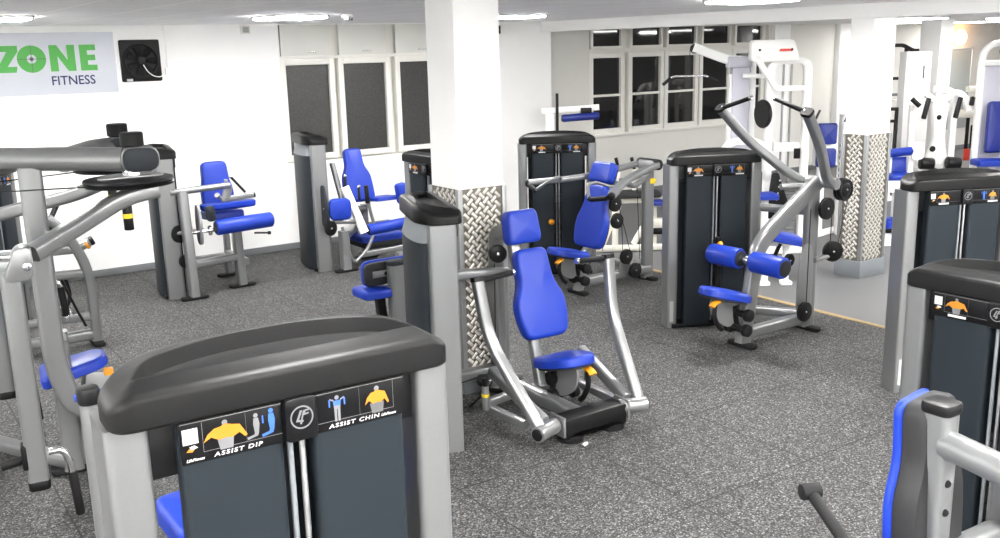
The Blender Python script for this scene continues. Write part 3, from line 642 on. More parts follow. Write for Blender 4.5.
# ------------------------------------------------------------------ shoulder press machine
t = thing('shoulder_press_machine', 'blue-seated press with two forward silver arms, between the columns by the wooden strip', 'gym machine', (6.219, 7.874, 0), 181, MG)
tower(t, 6.83, 8.81, -33)
seat_unit(t, .22, -.22, .54, .44, .36)
back_pad(t, (-.25, 0, .50), (-.42, 0, 1.16), [(0, .20), (.25, .235), (.45, .235), (.66, .165), (1., .14)], [.06, .12, .12, .10, .05, .05, .10, .12, .12, .06])
back_pad(t, (-.425, 0, 1.19), (-.515, 0, 1.40), [(0, .145), (.15, .17), (.85, .165), (1, .14)], .05, .10, name='head_pad')
frame_tube(t, [(-.16, 0, .03), (-.26, 0, .42), (-.30, 0, .46)], .045, .05, name='front_post'); frame_tube(t, [(-.28, 0, .40), (-.60, 0, 1.32)], .035, .03, name='back_post')
frame_tube(t, [(-.17, 0, .12), (-1.2, 0, .12)], .05, .05, name='base_rail'); frame_tube(t, [(-1.18, 0, .02), (-1.18, 0, 1.26)], .04, .07, name='rear_post')
frame_tube(t, [(-1.2, 0, .12), (-1.1, -.75, .12)], .04, .045, (0, 0, 1), name='base_rail')
feet(t, [(-.16, 0), (-1.18, 0)])
m = MB(); m.box((-1.20, 0, 1.30), (.15, .24, .11), .03); obj('pivot_block', m, SILVER2, t)
m = MB(); m.cyl((-1.2, -.16, 1.31), (-1.2, .16, 1.31), .06); m.box((-1.22, .0, 1.12), (.09, .10, .06), .01, I4, 1); obj('pivot', m, [BLACK, YELLOW], t)
for s in (-1, 1):
    frame_tube(t, [(-1.18, s*.14, 1.31), (-.75, s*.22, 1.24), (-.45, s*.36, 1.19), (-.03, s*.675, 1.15)], .032, .042, (0, 0, 1), fil=.22, name='press_arm')
    frame_tube(t, [(-1.15, s*.05, 1.20), (-.85, s*.12, 1.10), (-.72, s*.14, 1.16), (-.60, s*.2, 1.20)], .026, .03, (0, 0, 1), fil=.12, name='link_arm')
    m = MB(); m.cyl((-.04, s*.67, 1.15), (.0, s*.70, 1.147), .04); obj('arm_cap', m, BLACK, t)
    m = MB(); m.tube([(-.16, s*.30, 1.235), (-.05, s*.29, 1.225), (.06, s*.44, 1.10), (.0, s*.50, 1.10)], .018, fil=.05); o = obj('handle', m, SILVER, t)
    m = MB(); m.tube([(.05, s*.43, 1.108), (.045, s*.455, 1.098), (-.0, s*.64, 1.125)], .026, fil=.03); obj('hand_grip', m, RUBBER, o)
    m = MB(); m.tube([(-.16, s*.30, 1.235), (-.30, s*.44, 1.18)], .015); obj('handle_stay', m, SILVER, o)
for p, y in (((-.60, .94), .10), ((-.61, .755), .12), ((-.77, .335), .10), ((-.885, .165), .12)): pulley(t, (p[0], y, p[1]), .085)
cable(t, [(-.52, .10, .94), (-.42, .10, .45)]); cable(t, [(-.68, .12, .75), (-.70, .12, .34)]); cable(t, [(-.66, .10, .90), (-.84, .10, .34)]); cable(t, [(-.92, .10, 1.15), (-.96, .12, .17)])
m = MB(); m.prism(rpoly([(-.14, 0), (.10, 0), (.05, .16), (-.10, .16)], .03), .02, .004, frm((-.80, .05, .14), (1, 0, 0), (0, 0, 1))); obj('pulley_bracket', m, SILVER2, t)
pulley(t, (-.35, -.12, .32), .085)
m = MB(); m.lathe((-.47, -.84, .64), (.54, .84, 0), [(0, .01), (.01, .03), (.04, .034), (.06, .022), (.075, .012)]); obj('selector_pin', m, ORANGE, t)

# ------------------------------------------------------------------ pulldown machine
t = thing('lat_pulldown_machine', 'tall converging-arm pulldown with blue thigh rollers, left of the clad right column', 'gym machine', (6.24, 5.52, 0), 180, MG)
tower(t, 6.635, 6.23, -25, sticker=True)
seat_unit(t, .42, -.04, .60, .47, .34)
frame_tube(t, [(-.08, 0, .03), (-.20, 0, .72), (-.24, 0, .86), (-.36, 0, .97), (-1.0, 0, 1.36)], .045, .072, fil=.14, name='front_post')
frame_tube(t, [(-.94, 0, .03), (-.94, 0, 1.32)], .04, .075, name='rear_post')
frame_tube(t, [(-.12, 0, .11), (-.94, 0, .11)], .045, .05, name='base_rail'); frame_tube(t, [(-.94, 0, .14), (-.55, -.60, .14)], .04, .045, (0, 0, 1), name='base_rail')
frame_tube(t, [(-.94, 0, 1.10), (-.78, -.50, 1.10)], .035, .045, (0, 0, 1), name='crossbar')
feet(t, [(-.08, 0), (-.94, 0)])
m = MB(); m.prism(rpoly([(-.10, 0), (.11, 0), (.10, .40), (.04, .62), (-.06, .62), (-.10, .5)], .05), .016, .004, frm((-.84, .05, .20), (1, 0, 0), (0, 0, 1)))
for a, b_ in ((-.84, .3), (-.82, .55), (-.86, .72)): m.cyl((a, .03, b_), (a, .02, b_), .012, n=8)
obj('guard_plate', m, SILVER2, t)
m = MB(); m.tube([(-1.03, -.19, 1.36), (-1.03, .19, 1.36)], .05, .05, (1, 0, 0)); m.tube([(-.70, -.16, 1.33), (-.95, -.05, 1.33)], .028); obj('pivot_tube', m, SILVER2, t)
for s in (-1, 1):
    frame_tube(t, [(-1.00, s*.16, 1.36), (-.86, s*.20, 1.43), (-.49, s*.40, 1.76), (-.228, s*.463, 2.04)], .04, .035, (0, 1, 0), fil=.2, name='pull_arm')
    m = MB(); m.tube([(-.235, s*.46, 2.032), (-.215, s*.465, 2.055)], .048, .042, (0, 1, 0), sq=True); obj('arm_cap', m, RUBBER, t)
    grip(t, (-.228, s*.43, 2.05), (-.232, s*.14, 2.14), .019)
    roller_pad(t, (-.10, s*.07, .77), (-.10, s*.41, .765), .092, name='thigh_roller')
m = MB(); m.cyl((-.10, -.10, .77), (-.10, .10, .77), .03); m.box((-.14, 0, .77), (.10, .06, .07), .01); obj('roller_axle', m, CHROME, t)
pulley(t, (-1.02, .10, 1.13), .10); pulley(t, (-1.30, .06, 1.27), .105, w=.09); pulley(t, (-1.14, .10, .72), .095, (.5, 1, 0)); pulley(t, (-.78, .10, .21), .09); pulley(t, (-.76, -.08, .66), .06)
m = MB(); m.tube([(-1.0, .06, 1.36), (-1.3, .06, 1.27)], .035, .03); m.tube([(-.94, .06, .66), (-1.14, .08, .68)], .025); obj('pulley_arm', m, SILVER2, t)
cable(t, [(-1.10, .10, 1.13), (-1.10, .10, .74)]); cable(t, [(-1.40, .06, 1.25), (-1.20, .10, .74)]); cable(t, [(-.80, .10, 1.15), (-.80, .10, .24)])
for z in (.80, .62):
    m = MB(); m.lathe((-.35, -.56, z), (.42, .9, 0), [(0, .01), (.01, .024), (.04, .028), (.06, .022), (.075, .010)]); obj('selector_pin', m, ORANGE, t)
m = MB(); m.tube([(-.34, -.55, .86), (-.34, -.55, .40)], .03, .03); obj('selector_rail', m, BLACK, t)

# ------------------------------------------------------------------ seated leg curl by the wall
t = thing('leg_curl_machine', 'seated leg curl with long blue shin roller, below the black fan', 'gym machine', (3.51, 10.5, 0), -90, MG)
tower(t, 2.93, 10.93, 79)
frame_tube(t, [(.14, -.50, .03), (.10, -.50, .55), (.04, -.50, 1.18)], .05, .065, (0, 1, 0), fil=.2, name='front_post')
frame_tube(t, [(.0, -.62, 1.17), (.0, .04, 1.19)], .035, .035, (1, 0, 0), sq=False, name='top_bar')
frame_tube(t, [(-.10, .12, .03), (-.10, .10, .75)], .05, .065, name='seat_post'); frame_tube(t, [(.05, -.50, .36), (-.10, .12, .36)], .04, .05, (0, 0, 1), name='crossbar')
frame_tube(t, [(-.10, .20, .28), (-.75, .20, .28)], .035, .04, name='base_rail'); frame_tube(t, [(-.75, .2, .02), (-.75, .2, .75)], .035, .04, name='rear_post')
frame_tube(t, [(-.75, .2, .25), (-.75, -.4, .25)], .03, .04, (0, 0, 1), name='crossbar')
feet(t, [(.14, -.50), (-.10, .12), (-.75, .2)], .30, .11, 90)
m = MB(); m.pad(rpoly([(-.42, -.20), (.05, -.20), (.05, .20), (-.42, .20)], .05), .09, .03, frm((-.12, .02, .80), (1, 0, .08), (0, 1, 0))); obj('seat', m, BLUE, t)
back_pad(t, (-.55, .10, .86), (-.66, .10, 1.40), [(0, .19), (.4, .19), (.6, .16), (1, .15)], .06, .08)
roller_pad(t, (.10, -.19, .75), (.10, .46, .77), .085, name='shin_roller')
m = MB(); m.cyl((.10, -.50, .73), (.10, -.16, .73), .022); m.cyl((.10, -.27, .73), (.10, -.24, .73), .055); obj('lever_shaft', m, CHROME, t)
m = MB(); m.prism(rpoly([(-.07, -.20), (.07, -.20), (.09, .05), (.03, .24), (-.05, .24), (-.09, .05)], .05), .03, .006, frm((.06, -.34, .78), (1, 0, 0), (0, 0, 1))); obj('lever_plate', m, SILVER2, t)
m = MB(); m.pad(rpoly([(-.05, -.09), (.05, -.09), (.05, .09), (-.05, .09)], .04), .05, .02, frm((.10, -.24, .92), (0, 1, .1), (0, 0, 1))); obj('lever_grip', m, CHAR2, t)
m = MB(); m.pad(rpoly([(-.32, -.07), (.30, -.07), (.30, .07), (-.32, .07)], .04), .075, .03, frm((-.05, .03, 1.0), (0, 1, 0), (-1, 0, 0)) @ Matrix.Rotation(PI, 4, 'X')); obj('thigh_pad', m, BLUE, t)
frame_tube(t, [(-.04, -.05, 1.03), (-.04, .32, 1.05)], .028, .03, (1, 0, 0), name='thigh_pad_bar')
m = MB(); m.tube([(-.02, .03, 1.18), (-.03, .0, 1.05)], .05, .03); m.cyl((-.03, -.08, 1.06), (.02, -.12, 1.10), .03); m.cyl((.01, .0, 1.26), (.01, 0, 1.23), .02); obj('adjuster', m, SILVER2, t)
grip(t, (-.02, .22, 1.09), (-.10, .10, 1.26), .014)
m = MB(); m.cyl((-.04, .315, 1.05), (-.04, .335, 1.052), .035); obj('bar_cap', m, CHAR2, t)
m = MB(); m.tube([(-.0, .28, .62), (.0, .45, .60)], .01); m.cyl((0, .44, .60), (0, .47, .598), .02); obj('seat_handle', m, BLACK, t)
pulley(t, (.02, -.56, .72), .10, (1, .25, 0), .03); pulley(t, (.06, -.54, .42), .075, (1, .25, 0), .03)
m = MB(); m.cyl((.02, -.60, .73), (.05, -.30, .73), .025); obj('cam_shaft', m, SILVER2, t)

# ------------------------------------------------------------------ leg extension by the windows
t = thing('leg_extension_machine', 'blue reclined leg machine below the frosted windows, charcoal tower on its left', 'gym machine', (5.1, 10.6, 0), -90, MG)
tower(t, 4.77, 11.10, 80)
back_pad(t, (-.25, .24, .78), (-.45, .15, 1.42), [(0, .20), (.3, .20), (.5, .19), (.66, .125), (1, .115)], [.06, .12, .12, .10, .05, .05, .10, .12, .12, .06])
m = MB(); m.pad(rpoly([(-.13, -.13), (.13, -.13), (.13, .13), (-.13, .13)], .06), .09, .035, frm((.12, -.24, .77), (.25, .95, 0), (0, .1, 1)) @ Matrix.Translation((0, 0, -.05))); obj('knee_pad', m, BLUE, t)
m = MB(); m.pad(rpoly([(-.45, -.20), (.05, -.20), (.05, .20), (-.45, .20)], .05), .08, .03, frm((-.05, .52, .78), (1, 0, .1), (0, 1, 0)) @ Matrix.Diagonal((1, 1, .6, 1))); obj('arm_rest', m, BLUE, t)
m = MB(); m.pad(rpoly([(-.05, -.13), (.10, -.13), (.10, .13), (-.05, .13)], .04), .09, .03, frm((.0, .62, .86), (0, 1, .15), (0, -.1, 1)) @ Matrix.Rotation(0, 4, 'X')); obj('arm_pad', m, BLUE, t)
roller_pad(t, (.10, .12, .47), (.10, .68, .50), .07, name='shin_roller')
m = MB(); m.pad(rpoly([(-.55, .10), (.0, .10), (.0, .70), (-.55, .70)], .08), .08, .03, Matrix.Translation((-.02, 0, .28))); obj('seat', m, BLUE, t)
m = MB(); m.box((-.28, .42, .24), (.50, .54, .09), .02); obj('seat_base', m, FOAM, t)
frame_tube(t, [(.06, .02, .17), (.06, .75, .19)], .035, .035, (1, 0, 0), name='seat_rail')
frame_tube(t, [(-.03, -.10, 1.01), (.12, .06, .45)], .05, .035, (0, 1, 0), name='lever_arm', mt=WHITE)
m = MB(); m.tube([(.10, .13, .98), (.10, .15, .75), (.10, .22, .48), (.12, .10, .24), (.12, -.10, .09), (.12, -.15, .20), (.10, -.22, .55)], .02, fil=.12, n=10); o = obj('foot_bar', m, SILVER, t)
m = MB(); m.cyl((.10, .135, .80), (.10, .125, 1.02), .028); obj('hand_grip', m, BLACK, o)
for x, y, z in ((-.06, -.07, .97), (.03, .06, .84)):
    m = MB(); m.cyl((x, y, z), (x-.02, y+.01, z+.15), .017); m.cyl((x-.02, y+.01, z+.15), (x-.022, y+.012, z+.18), .02, m=1); obj('hand_grip', m, [BLACK, CHROME], t)
frame_tube(t, [(.10, -.20, .03), (.08, -.20, .50)], .055, .065, name='front_post'); frame_tube(t, [(.08, -.20, .42), (-.45, .20, .42)], .045, .05, (0, 0, 1), name='base_rail')
frame_tube(t, [(-.45, .35, .02), (-.45, .35, .70)], .04, .05, name='rear_post'); frame_tube(t, [(-.45, .2, .42), (-.45, .7, .42)], .04, .05, (0, 0, 1), name='crossbar')
frame_tube(t, [(-.35, .03, .70), (-.52, -.02, 1.25)], .03, .03, name='back_post'); frame_tube(t, [(-.45, .35, .65), (-.2, .05, .70)], .035, .04, (0, 0, 1), name='crossbar')
feet(t, [(.10, -.20), (-.45, .35)], .30, .11, 90)
m = MB(); m.prism(rpoly([(-.06, -.22), (.06, -.22), (.10, .0), (.03, .28), (-.05, .28), (-.10, 0)], .05), .025, .005, frm((.0, -.38, .78), (1, 0, 0), (0, 0, 1))); obj('cam_plate', m, CHAR2, t)
pulley(t, (.08, -.36, .55), .09, (1, .3, 0), .03); m = MB(); m.cyl((0, -.40, .80), (.04, -.20, .72), .03); m.cyl((.05, -.30, .62), (.05, .05, .58), .03); obj('cam_shaft', m, SILVER2, t)

# ------------------------------------------------------------------ abdominal machine behind the edge-on tower
t = thing('abdominal_machine', 'dark-backed blue pads and seat just left of the edge-on tower', 'gym machine', (3.95, 7.6, 0), -90, MG)
tower(t, 4.80, 8.08, -86)
def slab(name, x, y0, y1, z0, z1, th=.09):
    m = MB(); h = (z1-z0)/2
    m.prism(rpoly([(0, -h), (y1-y0, -h), (y1-y0, h), (0, h)], .06, 6), .05, .012, frm((x, y0, (z0+z1)/2), (0, 1, 0), (0, 0, 1)))
    o = obj(name, m, FOAM, t); m = MB(); m.pad(rpoly([(-.01, -h-.01), (y1-y0, -h-.01), (y1-y0, h+.012), (-.01, h+.012)], .06, 6), .06, .03, frm((x-.0, y0, (z0+z1)/2), (0, -1, 0), (0, 0, 1)) @ Matrix.Translation((-(y1-y0), 0, 0))); obj('cushion', m, BLUE, o)
    m = MB(); bx(m, x+.05, x+.062, y0+.07, y1-.05, (z0+z1)/2-.03, (z0+z1)/2+.03, .004); m.cyl((x+.06, y0+.20, (z0+z1)/2), (x+.066, y0+.20, (z0+z1)/2), .018, m=1); obj('mounting_bar', m, [SILVER, BLACK], o)
slab('back_pad', .0, -.25, .30, .56, .77)
m = MB(); m.pad(rpoly([(-.17, -.15), (.17, -.15), (.17, .15), (-.17, .15)], .07), .075, .03, Matrix.Translation((-.02, -.15, .46))); obj('seat', m, BLUE, t)
frame_tube(t, [(.10, .03, .03), (.10, .03, .74)], .075, .05, name='upright_post'); m = MB(); m.prism(rpoly([(-.055, -.08), (.055, -.08), (.055, .08), (-.055, .08)], .04), .05, .012, Matrix.Translation((.10, .03, .735))); obj('post_cap', m, CHAR2, t)
frame_tube(t, [(.0, -.10, .50), (-.05, -.05, .20), (-.05, .30, .10)], .04, .05, name='seat_post', mt=BLACK); frame_tube(t, [(.10, .06, .06), (-.6, .4, .06)], .04, .05, (0, 0, 1), name='base_rail')
frame_tube(t, [(-.6, .4, .02), (-.5, .42, .70)], .045, .05, name='rear_post'); frame_tube(t, [(-.5, .42, .68), (-.02, .25, .68)], .03, name='pad_arm')
feet(t, [(.10, .06), (-.6, .4)], .3, .11); m = MB(); m.cyl((-.05, -.05, .0), (-.05, -.05, .20), .05); obj('seat_leg', m, BLACK, t)

# ------------------------------------------------------------------ machine behind the fly machine, left
t = thing('weight_machine', 'silver framed machine with orange-tipped stop, behind the fly machine on the left', 'gym machine', (1.45, 9.3, 0), 0, MG)
tower(t, 1.1, 10.25, 58)
frame_tube(t, [(.31, 0, .03), (.315, 0, .55), (.28, 0, .80), (.16, 0, 1.06), (.02, 0, 1.22)], .05, .045, fil=.16, name='front_post'); frame_tube(t, [(.30, 0, .10), (-.8, 0, .10)], .045, .05, name='base_rail')
frame_tube(t, [(.29, .0, .68), (-.5, .0, .72)], .035, .04, name='crossbar'); frame_tube(t, [(.25, .0, .92), (-.45, .0, .94)], .035, .045, name='crossbar'); frame_tube(t, [(.28, .0, .27), (-.5, .0, .30)], .03, .035, name='crossbar'); frame_tube(t, [(-.5, 0, .02), (-.5, 0, 1.3)], .05, .06, name='rear_post')
m = MB(); m.cyl((.22, 0, .92), (.345, 0, .965), .045); m.cyl((.30, 0, .935), (.325, 0, .955), .050, m=1); m.cyl((.345, 0, .965), (.38, 0, .98), .042, m=2); obj('stop_bumper', m, [SILVER, ORANGE, BLACK], t)
for x, y, z in ((.03, -.15, .62), (.0, .15, .98)):
    m = MB(); m.tube([(x, y, z), (x+.02, y, z-.27)], .032); o = obj('hand_grip', m, BLACK, t); m = MB(); m.tube([(x, y, z), (x-.02, y, z+.05), (x-.15, 0, z+.06)], .02); m.cyl((x+.02, y, z-.27), (x+.022, y, z-.31), .026); obj('handle', m, CHROME, o)
m = MB(); m.tube([(.17, .1, 1.40), (.02, .1, 1.12)], .05, .022); obj('chest_pad', m, BLACK, t); m = MB(); m.tube([(.10, .05, .72), (.14, .05, .48), (.04, .0, .30)], .018); obj('link_arm', m, BLACK, t); m = MB(); m.tube([(.06, -.05, .66), (.16, -.05, .36), (.22, -.05, .20)], .012); obj('strut', m, BLACK, t)
m = MB(); m.pad(rpoly([(-.2, -.18), (.2, -.18), (.2, .18), (-.2, .18)], .06), .08, .03, Matrix.Translation((-.75, 0, .5))); obj('seat', m, BLUE, t)
frame_tube(t, [(-.75, 0, .50), (-.75, 0, .1)], .04, name='seat_post'); feet(t, [(.31, 0), (-.5, 0)])
m = MB(); m.tube([(.0, .05, .40), (.1, .02, .36), (.14, .02, .28)], .022); obj('foot_rest', m, CHROME, t); pulley(t, (-.02, -.08, 1.1), .07)

# ------------------------------------------------------------------ right: two towers and the foreground seat back
t = thing('weight_stack_machine', 'weight stack tower at the right edge standing behind the nearest right one', 'gym machine', (7.3, 3.4, 0), 180, MG)
tower(t, 6.76, 3.94, -24, sticker=True); frame_tube(t, [(.3, -.45, .06), (-.6, -.2, .06)], .045, .05, (0, 0, 1), name='base_rail'); frame_tube(t, [(-.3, -.28, .03), (-.3, -.28, 1.2)], .05, .06, name='rear_post'); feet(t, [(-.3, -.28)])
t = thing('triceps_machine', 'near right weight stack tower with blue seat back and silver arm in front', 'gym machine', (3.3, 1.75, 0), 180, MG)
tower(t, 4.03, 2.03, -88)
TRI = t
def w2l(x, y, z): return V(-(x-3.3), -(y-1.75), z)
m = MB()
P = [w2l(3.08, 1.80, 0), w2l(3.08, 1.80, 1.30)]
frame_tube(t, [w2l(3.045, 1.755, .03), w2l(3.045, 1.755, 1.345)], .05, .048, (0, 1, 0), name='seat_back_post')
m = MB(); m.prism(rpoly([(-.055, -.058), (.055, -.058), (.055, .058), (-.055, .058)], .03), .045, .012, Matrix.Translation(w2l(3.045, 1.755, 1.338))); obj('post_cap', m, BLACK, t)
m = MB(); m.tube([w2l(3.04, 1.72, 1.232), w2l(2.95, 1.35, 1.232), w2l(2.87, 1.0, 1.232)], .052, .052, (0, 0, 1), fil=.1); obj('back_support_tube', m, SILVER, t)
for z in (.98, 1.09):
    m = MB(); m.cyl(w2l(3.035, 1.710, z), w2l(3.03, 1.700, z), .014, n=12); obj('post_plug', m, BLACK, t)
# seat back, turned three quarters away from the view
SB = [(0, .19), (.28, .21), (.5, .2), (.66, .135), (1, .125)]
fd = V(math.cos(math.radians(98)), math.sin(math.radians(98)), 0); fl_ = V(-fd.x, -fd.y, 0); lat = V(fl_.y*-1, fl_.x, 0); pc = V(3.125, 1.72, 0)+fd*.125
M = frm(w2l(pc.x, pc.y, .695), lat, fl_*-.06*-1+V(0, 0, 1)); H = .66
if (M.to_3x3() @ V(0, 0, 1)).dot(fl_) < 0: M = frm(w2l(pc.x, pc.y, .695), -lat, fl_*.06+V(0, 0, 1))
pts = [(w_, q*H) for q, w_ in SB]+[(-w_, q*H) for q, w_ in reversed(SB)]
feet(t, [w2l(3.045, 1.755, 0).xy], .4, .12)
m = MB(); m.pad(rpoly(pts, [.06, .12, .12, .10, .05, .05, .10, .12, .12, .06], 6), .038, .025, M); o = obj('back_pad', m, BLUE, t)
m = MB(); m.prism(rpoly(pts, [.06, .12, .12, .10, .05, .05, .10, .12, .12, .06], 6), .10, .025, M @ Matrix.Translation((0, 0, -.095))); obj('pad_shell', m, FOAM, o, 'dark grey moulded shell behind the blue vinyl')
m = MB(); m.pad(rpoly([(-.2, -.19), (.24, -.17), (.24, .17), (-.2, .19)], .07), .08, .03, Matrix.Translation(w2l(2.75, 1.75, .50))); obj('seat', m, BLUE, t)
frame_tube(t, [w2l(2.75, 1.75, .5), w2l(2.8, 1.75, .12), w2l(3.3, 1.75, .08)], .045, .05, name='seat_post')
frame_tube(t, [w2l(3.0, 1.775, .08), w2l(3.9, 1.9, .08)], .045, .05, (0, 0, 1), name='base_rail')
a, b_ = w2l(2.42, 1.81, 1.20), w2l(2.33, 1.60, 1.13)
m = MB(); m.cyl(a, b_, .019); o = obj('hand_grip', m, RUBBER, t)
m = MB(); d = (b_-a).cross(V(0, 0, 1)).normalized(); m.cyl(a-d*.030+V(0, 0, .004), a+d*.034+V(0, 0, .004), .027); obj('grip_end', m, RUBBER, o)
m = MB(); dd = (b_-a).normalized(); m.cyl(b_, b_+dd*.016, .024); m.tube([b_+dd*.01, b_+dd*.12, w2l(2.5, 1.30, .85), w2l(2.9, 1.45, .75)], .013, fil=.1); obj('press_handle', m, CHROME, t)
m = MB(); m.tube([w2l(3.35, 1.65, .98), w2l(3.22, 1.44, .88)], .016, m=0); m.cyl(w2l(3.24, 1.47, .90), w2l(3.12, 1.30, .80), .036, m=1); m.cyl(w2l(3.18, 1.385, .85), w2l(3.172, 1.373, .843), .038, m=2); obj('lever_piston', m, [CHROME, SILVER, BLACK], t)
frame_tube(t, [w2l(3.2, 1.55, .75), w2l(3.3, 1.1, .72)], .06, .05, (0, 0, 1), name='lever_arm'); pulley(t, w2l(3.55, 1.70, .85), .09)
frame_tube(t, [w2l(3.55, 1.75, .02), w2l(3.55, 1.75, .95)], .05, .05, name='rear_post')
frame_tube(t, [w2l(3.02, 1.775, .74), w2l(3.55, 1.75, .74)], .04, .04, name='crossbar')

# ------------------------------------------------------------------ white machines and weights beyond
WG = 'older white machines beyond the strip'
def bg(name, label, cat, x, y, group=WG): return thing(name, label, cat, (x, y, 0), -34.6, group)
def bars(root, name, segs, r=.03, mt=None, side=(0, 1, 0), b=None, fil=.08):
    m = MB()
    m.tube(segs, r, b or r, side, fil, 12, 0, True); return obj(name, m, mt or WHITE, root)
def cushion(root, name, c, w, d, h, mt=None, up=True):
    m = MB(); P = rpoly([(-w/2, -d/2), (w/2, -d/2), (w/2, d/2), (-w/2, d/2)], min(w, d)*.18)
    m.pad(P, h, h*.4, frm(c, (1, 0, 0), (0, 1, 0)) if up else frm(c, (1, 0, 0), (0, .12, 1))); return obj(name, m, mt or BLUE, root)
t = bg('cable_tower', 'tall white cable machine with arched frame, behind the pulldown arms', 'gym machine', 9.76, 8.09)
bars(t, 'arch_frame', [(-.10, 0, .02), (-.10, 0, 2.37), (.36, 0, 2.37), (.36, 0, .02)], .05, fil=.14); bars(t, 'crossbar', [(-.34, -.2, 2.42), (-.06, -.12, 2.03), (.36, -.05, 2.03)], .035, fil=.05)
m = MB(); m.prism(rpoly([(-.40, 2.36), (.20, 2.36), (.12, 2.62), (-.40, 2.62)], .05), .16, .012, frm((0, -.05, 0), (1, 0, 0), (0, 0, 1))); o = obj('header', m, WHITE, t)
m = MB(); m.prism([(-.07, 2.48), (.10, 2.48), (.07, 2.51), (-.05, 2.51)], .004, 0, frm((0, -.212, 0), (1, 0, 0), (0, 0, 1)))
obj('badge', m, RED, o)
for x in (-.3, .09): m = MB(); m.cyl((x, -.209, 2.5), (x, -.218, 2.5), .015); obj('bolt', m, BLACK, o)
for x in (.06, .16):
    m = MB(); m.cyl((x, 0, .1), (x, 0, 2.33), .014); obj('guide_rod', m, SILVER2, t)
m = MB()
for k in range(14): bx(m, -.02, .25, -.06, .06, .15+k*.05, .19+k*.05, .004)
obj('weight_plates', m, PGREY, t)
m = MB(); bx(m, -.04, .27, -.09, .09, 1.25, 1.36, .01); bx(m, .20, .28, -.11, -.09, 1.16, 1.29, .005, 1); obj('carriage', m, [WHITE, BLACK], t)
m = MB(); m.lathe((-.16, -.02, 1.72), (-1, -.3, 0), [(0, .02), (0, .17), (.03, .18), (.05, .17), (.05, .02)], 28); obj('cam_wheel', m, BLACK, t)
m = MB(); m.prism(rpoly([(-.14, .42), (.12, .42), (.16, .55), (.0, 1.0), (-.08, 1.0)], .03), .03, .005, frm((0, -.14, 0), (1, 0, 0), (0, 0, 1)))
for k in range(6): m.cyl((-.03+.01*k, -.172, .5+.08*k), (-.03+.01*k, -.176, .5+.08*k), .012, n=8, m=1)
obj('shroud', m, [BLACK, PWHITE], t)
bars(t, 'side_arm', [(-.72, -.3, .1), (-.72, -.3, 1.42), (-.20, -.2, 1.40), (-.10, -.05, .9)], .045, fil=.2); cushion(t, 'seat', (-.22, -.45, .72), .26, .3, .07); bars(t, 'seat_post', [(-.22, -.42, .7), (-.22, -.42, .02)], .035)
m = MB(); bx(m, -.18, .44, -.35, .3, 0, .05, .01); obj('base_plate', m, WHITE, t)
t = bg('lat_tower', 'pale pulley tower with a bar hanging in front of the night windows', 'gym machine', 9.75, 8.72)
m = MB(); bx(m, -.10, .12, -.08, .12, 0, 2.28, .012); bx(m, -.13, -.10, -.05, .1, .1, 2.2, .004, 1); obj('column_shroud', m, [LILAC, WHITE], t)
bars(t, 'side_upright', [(.20, .1, 0), (.20, .1, 2.45)], .04); bars(t, 'pulley_arm', [(.1, 0, 2.36), (-.15, 0, 2.38), (-.62, -.1, 2.55)], .035, WHITE, b=.06)
m = MB(); bx(m, -.16, .14, -.09, .09, 2.28, 2.42, .015); obj('pulley_block', m, LILAC, t); pulley(t, (-.60, -.1, 2.53), .06)
cable(t, [(-.66, -.1, 2.52), (-.66, -.1, 2.22)]); o = None
m = MB(); m.tube([(-.98, -.1, 2.10), (-.88, -.1, 2.19), (-.44, -.1, 2.19), (-.32, -.1, 2.12)], .014, fil=.05); o = obj('lat_bar', m, CHROME, t)
for a, b_ in (((-1.0, -.1, 2.085), (-.90, -.1, 2.172)), ((-.42, -.1, 2.18), (-.30, -.1, 2.108))):
    m = MB(); m.cyl(a, b_, .021); obj('hand_grip', m, BLACK, o)
bars(t, 'seat_frame', [(-.1, -.1, .06), (-.6, -.3, .06), (-.6, -.3, .45)], .04); cushion(t, 'seat', (-.6, -.3, .45), .32, .36, .08)
m = MB(); m.cyl((0, -.2, 2.18), (.28, -.2, 2.17), .03); obj('peg', m, WHITE, t)
t = bg('leg_raise_stand', 'white stand with blue roller arm above the charcoal tower by the wall opening', 'gym machine', 9.02, 11.5)
bars(t, 'upright_post', [(-.17, .05, 0), (-.17, .05, 1.62)], .07); bars(t, 'side_post', [(-.02, .05, .05), (-.02, .05, 1.1)], .035); bars(t, 'support_arm', [(-.30, 0, 1.66), (.56, 0, 1.70)], .03, b=.045)
m = MB(); m.cyl((-.07, -.05, 1.2), (-.07, -.05, 1.92), .022); obj('guide_rod', m, BLACK, t)
roller_pad(t, (.0, -.06, 1.55), (.55, -.06, 1.58), .055, NAVY); m = MB(); bx(m, .28, .44, -.1, .05, 1.62, 1.70, .01); obj('clamp', m, BLACK, t)
bars(t, 'base_rail', [(-.17, .4, .04), (-.17, -.4, .04)], .04, side=(1, 0, 0)); m = MB(); bx(m, -.24, -.02, -.02, .12, .7, 1.35, .01); obj('back_board', m, WHITE, t); cushion(t, 'back_pad', (-.12, -.06, .9), .2, .4, .07, NAVY, False)
t = bg('weight_bench', 'cream braced bench frame with two black prongs behind the shoulder press', 'bench', 8.35, 9.15)
bars(t, 'base_rail', [(-.50, -.1, .05), (.38, -.05, .05)], .04, CREAM); bars(t, 'upright_post', [(.24, 0, .03), (.24, 0, .66)], .045, CREAM); bars(t, 'brace', [(-.02, -.05, .09), (.22, 0, .50)], .035, CREAM); bars(t, 'brace', [(-.42, -.08, .09), (-.20, 0, .60)], .035, CREAM); bars(t, 'upright_post', [(-.22, .25, .03), (-.22, .25, .66)], .04, CREAM)
